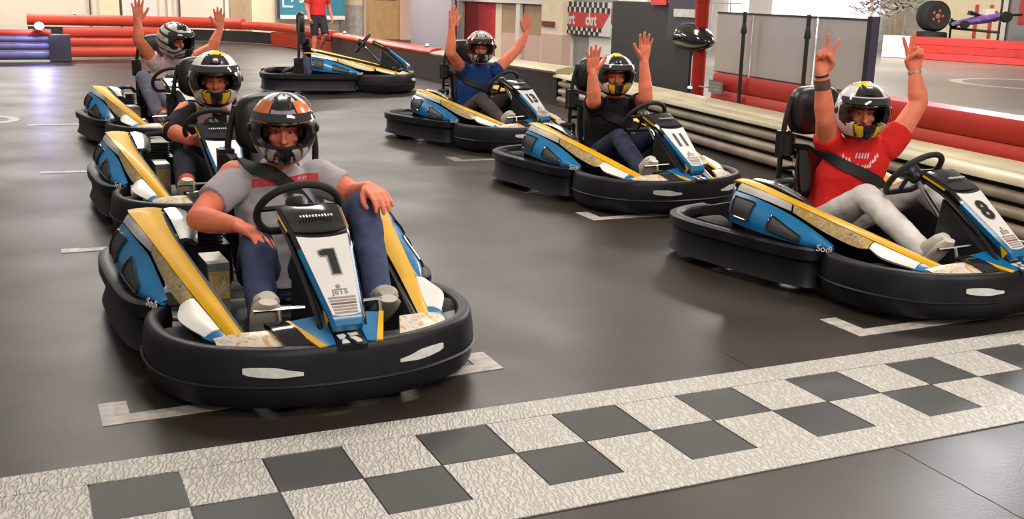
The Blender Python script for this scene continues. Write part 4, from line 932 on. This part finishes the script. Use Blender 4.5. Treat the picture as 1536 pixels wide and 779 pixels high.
def helmet(parent, H, R3, style, k=1.0, visor_up=True):
    nu, nv = 96, 64; vs = []; fs = []; mi = []
    H = V(H)
    def pt(az, el, r=1.0):
        a, e = math.radians(az), math.radians(el); d = V((math.sin(a) * math.cos(e), -math.cos(a) * math.cos(e), math.sin(e)))
        q = V((d.x * .140, d.y * .168, d.z * .155)); fr = max(0, -d.y)
        lo = max(0, -d.z)
        q.y -= .030 * fr * lo * 1.6 * max(0, 1 - abs(az) / 80); q.x *= 1 - .12 * lo
        q *= k * r; q.y -= .012 * k; return H + R3 @ q
    els = [-56 + (146 - .5) * j / nv for j in range(nv + 1)]; azs = [-180 + 360 * i / nu for i in range(nu)]
    for el in els:
        for az in azs: vs.append(pt(az, el))
    for j in range(nv):
        for i in range(nu):
            az = azs[i] + 180 / nu; el = (els[j] + els[j + 1]) / 2
            if (abs(az) / 57) ** 3.2 + (abs(el - 1.5) / 18.5) ** 3.2 < 1: continue
            fs.append((j * nu + i, j * nu + (i + 1) % nu, (j + 1) * nu + (i + 1) % nu, (j + 1) * nu + i)); mi.append(HK.index(pat(style, az, el)))
    fs.append(tuple(nv * nu + i for i in range(nu))); mi.append(HK.index(pat(style, 0, 89)))
    me = bpy.data.meshes.new('helmet'); me.from_pydata([tuple(v) for v in vs], [], fs)
    for x in HK: me.materials.append(HM[x])
    me.polygons.foreach_set('material_index', mi)
    o = bpy.data.objects.new('helmet', me); COL.objects.link(o)
    so = o.modifiers.new('s', 'SOLIDIFY'); so.thickness = .026 * k; so.offset = -1; so.material_offset = 0; so.use_rim = True
    m2 = bpy.data.meshes.new_from_object(o.evaluated_get(bpy.context.evaluated_depsgraph_get())); o.data = m2
    o.modifiers.clear(); m2.polygons.foreach_set('use_smooth', [True] * len(m2.polygons)); m2.set_sharp_from_angle(angle=math.radians(40)); o.parent = parent
    # inner faces and rim read as dark padding
    c0 = H
    for p in m2.polygons:
        q = R3.inverted() @ (p.center - c0); 
        if p.normal.dot(p.center - c0) < .0 : p.material_index = HK.index('pad')
    # raised visor, brow vent, chin vent, pivots
    vr = [[pt(az, el, 1.035 + .02 * math.cos(math.radians(az))) for az in range(-72, 73, 8)] for el in (21, 25, 29, 33)]
    if visor_up: MB().sheet(vr, .004).build('visor', HM['visor'], o)
    R = []
    for (el, w, h) in ((66, 16, .012), (56, 20, .022), (47, 19, .026), (41, 15, .014)):
        R.append([pt(w * math.cos(t), el, 1.0 + (h * 6 * max(0, math.sin(t)) - .03)) for t in [math.tau * q / 14 for q in range(14)]])
    tv = MB()
    rows = [[pt(az, el, 1.012 + .045 * (1 - (az / w) ** 2) * hh) for az in [w * (2 * q / 8 - 1) for q in range(9)]] for el, w, hh in ((68, 40, .4), (58, 26, 1), (48, 20, 1.1), (41, 17, .6))]
    tv.sheet(rows, .008).build('brow_vent', HM['black'] if style != 'zebra' else HM['silver'], o)
    if style == 'yellow':
        rows = [[pt(az, el, 1.03 + .03 * (1 - (az / w) ** 2)) for az in [w * (2 * q / 6 - 1) for q in range(7)]] for el, w in ((80, 70), (72, 34), (63, 20))]
        MB().sheet(rows, .006).build('vent_cap', HM['yellow'], o)
    rows = [[pt(az, el, 1.012 + .05 * (1 - (az / w) ** 2) * hh) for az in [w * (2 * q / 8 - 1) for q in range(9)]] for el, w, hh in ((-20, 15, .5), (-30, 13, 1), (-40, 12, .9), (-50, 10, .4))]
    MB().sheet(rows, .008).build('chin_vent', HM['black'], o)
    for s in (-1, 1):
        c = pt(s * 80, 5, 1.0); R_ = MB(); R_.ellipsoid(c, (.012, .022, .022), 12, 8, rot=R3); R_.build('visor_pivot', HM['black'] if style != 'silver' else HM['silver'], o)
    return o
def rotz_x(yaw, pitch, roll=0): return (Matrix.Rotation(yaw, 3, 'Z') @ Matrix.Rotation(pitch, 3, 'X') @ Matrix.Rotation(roll, 3, 'Y'))

CLOTH = {}
def cloth(name, col, var=.12):
    if name not in CLOTH: CLOTH[name] = mat('cloth_' + name, col, .8, bump=.35, bscale=22, var=var, vscale=7, spec=.2)
    return CLOTH[name]
def driver(k, label, hip, chest, head, shR, shL, arms, legs, shirt, pants, style, yaw=0, pitch=0, roll=0, hk=1.0, sleeve=.55, shirt2=None, sole='sole', chest_rx=.20, group='drivers sitting in karts', toeup=True):
    root = empty('person'); root.parent = None; x, y, a = KART_POSE[k]; root.location = (x, y, 0); root.rotation_euler = (0, 0, math.radians(a))
    tag(root, label, 'person', group)
    hip, chest, head, shR, shL = map(V, (hip, chest, head, shR, shL)); head.z -= .022; R3 = rotz_x(yaw, pitch, roll)
    legs = [(a_, b_, c_, V(c_) + (V((0, -.07, .095)) if tu else V((-.01, -.095, .075)))) for (a_, b_, c_, d_), tu in zip(legs, (toeup, False))]
    up = (chest - hip).normalized(); rt = (shL - shR).normalized(); fw_ = up.cross(rt).normalized(); 
    nk = (shR + shL) / 2 + up * .035
    # body: one continuous surface
    b = MB()
    ring_loft(b, [(hip - up * .08, rt * .10, fw_ * .08), (hip, rt * .155, fw_ * .11), (hip.lerp(chest, .5), rt * .145, fw_ * .10), (chest, rt * (chest_rx - .025), fw_ * .105), (chest + up * .09, rt * (chest_rx - .03), fw_ * .085), (nk - up * .01, rt * .085, fw_ * .065)])
    b.capsule(nk - up * .03, .068, head + R3 @ V((0, .015, -.08)), .058, 14)
    head_mesh(b, head, R3)
    for sh, s, arm in ((shR, 1, arms[0]), (shL, -1, arms[1])):
        el, wr, D, Nn, pose = arm; el, wr = V(el), V(wr)
        b.capsule(sh, .068, el, .053, 14); m_ = el.lerp(wr, .3); b.capsule(el, .053, m_, .056, 14); b.capsule(m_, .056, wr, .033, 14); b.capsule(wr, .030, wr + V(D).normalized() * .02, .028, 12)
        hand(b, wr, D, Nn, s, pose)
    for (hp, kn, an, toe) in legs:
        hp, kn, an, toe = map(V, (hp, kn, an, toe)); b.capsule(hp, .082, kn, .055, 14); b.capsule(kn, .055, an, .038, 14);
    bands_ = []
    bd = remesh(b, 'body', [M['skin']], root, .0058, 3)
    eyes(bd, head, R3)
    # shirt with sleeves
    c = MB(); g = .016
    ring_loft(c, [(hip - up * .05, rt * .185, fw_ * .135), (hip + up * .05, rt * .18, fw_ * .135), (hip.lerp(chest, .5), rt * .172, fw_ * .128), (chest, rt * (chest_rx + .002), fw_ * .128), (chest + up * .08, rt * (chest_rx - .008), fw_ * .108), ((shR + shL) / 2 - up * .0, rt * .13, fw_ * .088), (nk + up * .0, rt * .088, fw_ * .08), (nk + up * .028, rt * .076, fw_ * .074)])
    for sh, arm in ((shR, arms[0]), (shL, arms[1])):
        el = V(arm[0]); c.capsule(sh + (chest - sh) * .12, .086, sh.lerp(el, sleeve), .077 if sleeve < .8 else .068, 18, flat_b=True)
        if sleeve > .9: c.capsule(el, .068, el.lerp(V(arm[1]), sleeve - 1 + .02), .05, 16, flat_b=True)
    cm = [cloth(*shirt)] + ([cloth(*shirt2[0])] if shirt2 else [])
    st = remesh(c, 'shirt', cm, root, .0095, 4, face_mat=(lambda q: 1 if shirt2[1](q) else 0) if shirt2 else None, rough=.007, seed=k)
    # trousers, shoes
    t = MB(); ring_loft(t, [(hip - up * .10, rt * .15, fw_ * .11), (hip + up * .06, rt * .172, fw_ * .125)])
    for (hp, kn, an, toe) in legs:
        hp, kn, an = map(V, (hp, kn, an)); t.capsule(hp, .104, kn, .074, 16); t.capsule(kn, .074, an.lerp(kn, -.12), .058, 16, flat_b=True)
    remesh(t, 'trousers', [cloth(*pants)], root, .0105, 4, rough=.006, seed=k + 20)
    for (hp, kn, an, toe) in legs:
        kn, an, toe = map(V, (kn, an, toe)); f = (toe - an).normalized(); dn = (an - kn).normalized(); dn = (dn - f * dn.dot(f)).normalized(); sd = f.cross(dn)
        R = []; So = []
        for (u, w, h, z) in ((-.08, .034, .05, .035), (-.045, .045, .066, .03), (.02, .048, .062, .03), (.09, .053, .046, .04), (.16, .051, .036, .045), (.20, .032, .024, .05)):
            u *= .82; cc = an + f * u + dn * z; R.append([cc + sd * w * math.cos(q) + dn * h * math.sin(q) for q in [math.tau * i / 16 for i in range(16)]])
            So.append([an + f * u * 1.04 + dn * .085 + sd * (w * 1.12) * math.cos(q) + dn * .017 * math.sin(q) for q in [math.tau * i / 16 for i in range(16)]])
        sh_ = MB().rings(R).build('shoe', cloth('shoe_' + sole, (.5, .46, .4) if sole == 'sole' else (.06, .05, .05) if sole == 'dark' else (.5, .08, .05)), root, ang=60)
        MB().rings(So).build('shoe_sole', M['sole'], sh_, ang=50)
    if style: helmet(root, head + R3 @ V((0, -.005, .012)), R3, style, hk)
    return root, bd, st, (up, rt, fw_)
UPD = (0, -.12, 1)
# 1: grey t-shirt, hands on his knees
hip = (.05, .30, .22)
P1 = driver(1, 'person in grey t-shirt and orange-black helmet driving the number 1 kart, hands on knees', hip, (.05, .27, .55), (.06, .15, .925), (-.145, .24, .70), (.255, .22, .69),
    [((-.345, .06, .545), (-.222, -.15, .55), (.48, -.7, -.2), (.1, -.35, -1), 'rest'), ((.37, .08, .60), (.375, -.10, .668), (.1, -1, -.12), (.05, -.1, -1), 'rest')],
    [((-.05, .24, .24), (-.155, -.20, .475), (-.225, -.56, .285), (-.237, -.66, .36)), ((.15, .24, .24), (.35, -.10, .585), (.265, -.55, .30), (.25, -.66, .34))],
    ('grey', (.42, .385, .42)), ('jeans', (.05, .062, .13)), 'orange', yaw=-.24, pitch=.07, sleeve=.62, hk=1.07)
# 2: dark jacket with pale chest panels, leaning to the wheel
P2 = driver(2, 'person with white, black and yellow helmet at the wheel directly behind the grey-shirted driver', (.10, .26, .23), (.12, .14, .56), (.07, -.10, .935), (-.10, .08, .70), (.32, .08, .69),
    [((-.235, -.10, .60), (-.13, -.27, .545), (.6, -.5, .2), (.3, -.9, -.3), 'grip'), ((.40, -.05, .55), (.22, -.26, .60), (-.5, -.6, .3), (-.3, -.9, -.3), 'grip')],
    [((.0, .22, .24), (-.17, -.20, .42), (-.225, -.56, .285), (-.237, -.66, .36)), ((.2, .22, .24), (.34, -.14, .52), (.265, -.55, .30), (.25, -.66, .34))],
    ('jacket', (.022, .018, .022)), ('darkpants', (.03, .03, .04)), 'yellow', yaw=-.16, pitch=.05, hk=1.24, sleeve=.95, shirt2=(('palepink', (.62, .42, .42)), lambda q: q.y < .1 and q.z > .55 and abs(q.x - .11) > .05 and abs(q.x - .11) < .15), sole='red')
# 3: white shirt, jeans, arms up, turned aside
P3 = driver(3, 'person in white shirt with silver helmet turned aside and arms raised, rearmost on the left', (.11, .34, .27), (.15, .28, .60), (.165, .12, 1.0), (-.02, .23, .785), (.33, .20, .785),
    [((-.185, .12, 1.0), (-.175, .12, 1.18), (0, -.05, 1), (0, -1, .1), 'open'), ((.55, .13, .925), (.64, .13, 1.11), (-.05, -.05, 1), (0, -1, .1), 'open')],
    [((.03, .26, .28), (-.20, -.06, .645), (-.15, -.40, .28), (-.15, -.50, .30)), ((.2, .26, .28), (.30, -.16, .52), (.26, -.52, .30), (.25, -.64, .34))],
    ('whitepink', (.68, .50, .50)), ('bluejeans', (.17, .17, .23)), 'silver', yaw=.5, pitch=.1, roll=-.05, hk=1.22, sleeve=.25, sole='red')
# 4: blue shirt, open hands high
P4 = driver(4, 'person in blue shirt and striped helmet with both arms raised in the number 13 kart', (.05, .32, .24), (.08, .25, .58), (.065, .15, .985), (-.09, .29, .755), (.27, .11, .745),
    [((-.355, .13, .92), (-.345, .13, 1.18), (.05, -.05, 1), (.1, -1, .05), 'open'), ((.545, .09, .955), (.655, .09, 1.12), (.05, -.05, 1), (-.1, -1, .05), 'open')],
    [((-.05, .26, .24), (-.14, -.12, .46), (-.22, -.55, .285), (-.237, -.66, .35)), ((.15, .26, .24), (.30, -.12, .50), (.26, -.55, .30), (.25, -.66, .34))],
    ('blue', (.012, .045, .17)), ('brownpants', (.07, .05, .05)), 'zebra', yaw=-.66, pitch=.05, sleeve=.12, hk=1.14)
# 5: black shirt, open hands
P5 = driver(5, 'person in black t-shirt with both open hands raised in the number 11 kart', (.05, .32, .23), (.07, .25, .55), (.03, .155, .93), (-.085, .27, .70), (.265, .13, .69),
    [((-.33, -.09, .755), (-.365, -.10, .96), (-.03, -.05, 1), (-.25, -1, .05), 'open'), ((.16, -.10, .76), (.135, -.08, 1.05), (.0, -.05, 1), (-.25, -1, .05), 'open')],
    [((-.05, .26, .24), (-.10, -.12, .46), (-.20, -.55, .285), (-.237, -.66, .35)), ((.15, .26, .24), (.30, -.12, .50), (.26, -.55, .30), (.25, -.66, .34))],
    ('blackshirt', (.014, .011, .014)), ('navyjeans', (.03, .035, .07)), 'yellow', yaw=-.42, pitch=.05, sleeve=.42, hk=1.12)
# 6: red t-shirt, two peace signs
P6 = driver(6, 'person in red t-shirt and white trousers making two victory signs in the number 8 kart', (.08, .32, .25), (.135, .225, .56), (.115, .185, .93), (-.01, .30, .735), (.335, .105, .735),
    [((-.165, .20, .885), (-.23, .20, 1.14), (.12, .02, 1), (-.6, -.8, .05), 'peace'), ((.50, .08, .965), (.485, .125, 1.155), (-.16, .02, 1), (-.6, -.8, .05), 'peace')],
    [((-.04, .26, .25), (-.12, -.10, .49), (-.215, -.55, .29), (-.237, -.66, .36)), ((.16, .26, .25), (.31, -.14, .52), (.265, -.55, .30), (.25, -.66, .34))],
    ('redshirt', (.66, .02, .018)), ('whitepants', (.66, .62, .60)), 'yellow', yaw=-.60, pitch=.05, sleeve=.36, hk=1.12)
# prints on shirts
def chest_print(P, name, pieces, m, face=V((0, 1, 0))):
    root, bd, st, (up, rt, fw_) = P; dg = bpy.context.evaluated_depsgraph_get()
    from mathutils.bvhtree import BVHTree
    bv = BVHTree.FromPolygons([v.co for v in st.data.vertices], [tuple(p.vertices) for p in st.data.polygons])
    g = MB()
    for poly in pieces:
        pts_ = []
        for q in poly:
            h = bv.ray_cast(V((q[0], .12, q[1])) + face * -.5, face); pts_.append((h[0] if h[0] else V((q[0], .13, q[1]))))
        g.hexa([p_ + face * .003 for p_ in pts_], [p_ - face * .004 for p_ in pts_])
    o_ = g.build(name, m, st, smooth=False); o_['kind'] = 'stuff'
M['redprint'] = mat('red_print', (.62, .05, .06), .6); M['whiteprint'] = mat('white_print', (.75, .6, .6), .6)
def grid_quads(x0, x1, z0, z1, n, slope=0):
    return [[(x0 + (x1 - x0) * i / n, z0 + slope * i / n), (x0 + (x1 - x0) * (i + 1) / n, z0 + slope * (i + 1) / n), (x0 + (x1 - x0) * (i + 1) / n, z1 + slope * (i + 1) / n), (x0 + (x1 - x0) * i / n, z1 + slope * i / n)] for i in range(n)]
chest_print(P1, 'chest_stripe', grid_quads(-.085, .215, .652, .686, 12, .02), M['redprint'])
rn = random.Random(4); pcs = []
for i in range(14):
    t = i / 13; x = -.03 + .23 * t; z = .665 - .07 * math.sin(math.pi * t) + .01 * rn.random(); w = .006 + .006 * rn.random(); h = .008 + .014 * rn.random(); pcs.append([(x - w, z - h), (x + w, z - h * .5), (x + w * .6, z + h), (x - w * .5, z + h * .6)])
for i in range(5):
    x = .05 + .02 * i; pcs.append([(x - .006, .655), (x + .005, .66), (x + .012, .69), (x + .002, .685)])
chest_print(P6, 'chest_print', pcs, M['whiteprint'], V((.51, .86, 0)))
# tattoo and wristbands of the red-shirted driver
def bandage(P, a, b, u, w, r, name, m):
    a, b = V(a), V(b); d = (b - a).normalized(); c = a.lerp(b, u); MB().tube([c - d * w, c - d * w * .4, c + d * w * .4, c + d * w], r, 18).build(name, m, P[1])
bandage(P6, (-.165, .20, .885), (-.23, .20, 1.14), .78, .028, .0445, 'tattoo', M['tattoo'])
bandage(P6, (.50, .08, .965), (.485, .125, 1.155), .93, .006, .0395, 'bracelet', M['alu'])
bandage(P6, (-.165, .20, .885), (-.23, .20, 1.14), .97, .005, .0375, 'bracelet', M['rubber'])
# shoulder belts of the occupied karts: webbing laid over the driver
from mathutils.bvhtree import BVHTree
def belt(k, P, path, w=.033):
    st = P[2]; bv = BVHTree.FromPolygons([v.co for v in st.data.vertices], [tuple(p.vertices) for p in st.data.polygons])
    pts_ = crm(path, 40); rows = []
    for i, q in enumerate(pts_):
        t = (pts_[min(i + 1, 39)] - pts_[max(i - 1, 0)]).normalized(); h = bv.find_nearest(q)
        nn = h[1] if h[0] and h[3] < .16 else V((0, -1, .2)); sd = t.cross(nn).normalized(); row = []
        for u in (-1, 0, 1):
            c = q + sd * w * u; hh = bv.find_nearest(c)
            if hh[0] and hh[3] < .16 and 5 < i: 
                c = hh[0] + hh[1] * .012
            row.append(c)
        rows.append(row)
    for _ in range(3):
        for i in range(1, 39):
            for j in range(3): rows[i][j] = rows[i][j] * .5 + (rows[i - 1][j] + rows[i + 1][j]) * .25
    for i in range(40):
        for j in range(3):
            hh = bv.find_nearest(rows[i][j])
            if hh[0] and (rows[i][j] - hh[0]).dot(hh[1]) < .006: rows[i][j] = hh[0] + hh[1] * .009
    MB().sheet(rows, .004).build('seat_belt', M['webbing'], KARTS[k], ang=60)
over = [(-.12, .52, .74), (-.115, .40, .78), (-.10, .28, .795), (-.07, .15, .76), (.05, .10, .68), (.17, .12, .56), (.27, .22, .40), (.30, .34, .24)]
under = [(-.125, .51, .71), (-.15, .40, .685), (-.155, .27, .655), (-.10, .135, .625), (.02, .10, .58), (.15, .11, .53), (.26, .15, .47), (.30, .30, .36)]
turned = [(-.125, .51, .71), (-.11, .42, .69), (-.075, .28, .665), (-.04, .17, .635), (.10, .085, .565), (.24, .05, .49), (.33, .12, .42), (.33, .30, .34)]
for k, P, pth in ((1, P1, over), (2, P2, over), (4, P4, under), (5, P5, under), (6, P6, turned)): belt(k, P, pth)

# standing person in red t-shirt and black shorts beyond the empty kart
def standing():
    q = on_floor(478, 86); root = empty('person', (q.x, q.y, 0), .12); tag(root, 'person in red t-shirt and dark shorts walking beyond the empty kart', 'person')
    b = MB(); up = V((0, 0, 1)); rt = V((1, 0, 0)); fw_ = V((0, 1, 0)); R3 = rotz_x(.3, 0)
    ring_loft(b, [((0, 0, .80), rt * .1, fw_ * .08), ((0, 0, .93), rt * .16, fw_ * .11), ((0, 0, 1.1), rt * .145, fw_ * .1), ((0, 0, 1.32), rt * .175, fw_ * .11), ((0, 0, 1.45), rt * .16, fw_ * .09), ((0, 0, 1.52), rt * .07, fw_ * .06)])
    b.capsule((0, 0, 1.48), .06, (0, -.01, 1.6), .055, 12); head_mesh(b, (0, -.02, 1.68), R3)
    A = [((-.20, .02, 1.42), (-.27, .03, 1.14), (-.25, -.10, .90), (.05, -.2, -1), (1, 0, 0)), ((.20, .0, 1.42), (.29, .05, 1.15), (.34, .0, .90), (.05, -.1, -1), (-1, 0, 0))]
    for s, (sh, el, wr, D, Nn) in zip((1, -1), A):
        b.capsule(sh, .058, el, .045, 12); b.capsule(el, .046, wr, .031, 12); hand(b, wr, D, Nn, s, 'grip', 1.1)
    Lg = [((-.09, 0, .90), (-.11, -.06, .50), (-.12, .0, .09), (-.13, -.15, .05)), ((.09, 0, .90), (.11, -.16, .53), (.10, .12, .20), (.10, .06, .06))]
    for hp, kn, an, toe in Lg: b.capsule(hp, .085, kn, .058, 12); b.capsule(kn, .060, V(kn).lerp(V(an), .3), .06, 12); b.capsule(V(kn).lerp(V(an), .3), .06, an, .04, 12); b.capsule(an, .04, toe, .035, 10)
    bd = remesh(b, 'body', [M['skin']], root, .009, 3); eyes(bd, (0, -.02, 1.68), R3)
    c = MB(); ring_loft(c, [((0, 0, .95), rt * .185, fw_ * .14), ((0, 0, 1.1), rt * .175, fw_ * .13), ((0, 0, 1.32), rt * .195, fw_ * .13), ((0, 0, 1.44), rt * .175, fw_ * .105), ((0, 0, 1.53), rt * .08, fw_ * .075)])
    for sh, el, *_ in A: c.capsule(sh, .078, V(sh).lerp(V(el), .7), .068, 14, flat_b=True)
    remesh(c, 'shirt', [cloth('marshalred', (.6, .03, .03))], root, .012, 4, rough=.007, seed=9)
    t = MB(); ring_loft(t, [((0, 0, .76), rt * .17, fw_ * .12), ((0, 0, .98), rt * .172, fw_ * .128)])
    for hp, kn, an, toe in Lg: t.capsule(hp, .108, V(kn).lerp(V(hp), .0), .088, 14, flat_b=True)
    remesh(t, 'shorts', [cloth('shorts', (.025, .028, .035))], root, .012, 3, rough=.005, seed=11)
    for hp, kn, an, toe in Lg:
        an, toe = V(an), V(toe); f = (toe - an); f.z = 0 if an.z < .15 else f.z; f.normalize()
        MB().capsule(an - V((0, 0, .03)) - f * .03, .05, an + f * .14 - V((0, 0, .045)), .04, 12).build('shoe', cloth('shoe_marshal', (.3, .28, .27)), root)
    h = MB(); h.ellipsoid(V((0, 0, 1.715)), (.086, .104, .088), 18, 10, rot=R3)
    hr = h.build('hair', M['brow'], root)
    for p in list(hr.data.vertices):
        if (R3.inverted() @ (p.co - V((0, -.02, 1.68)))).y < -.04 and p.co.z < 1.75: p.co += R3 @ V((0, .05, .0))
standing()
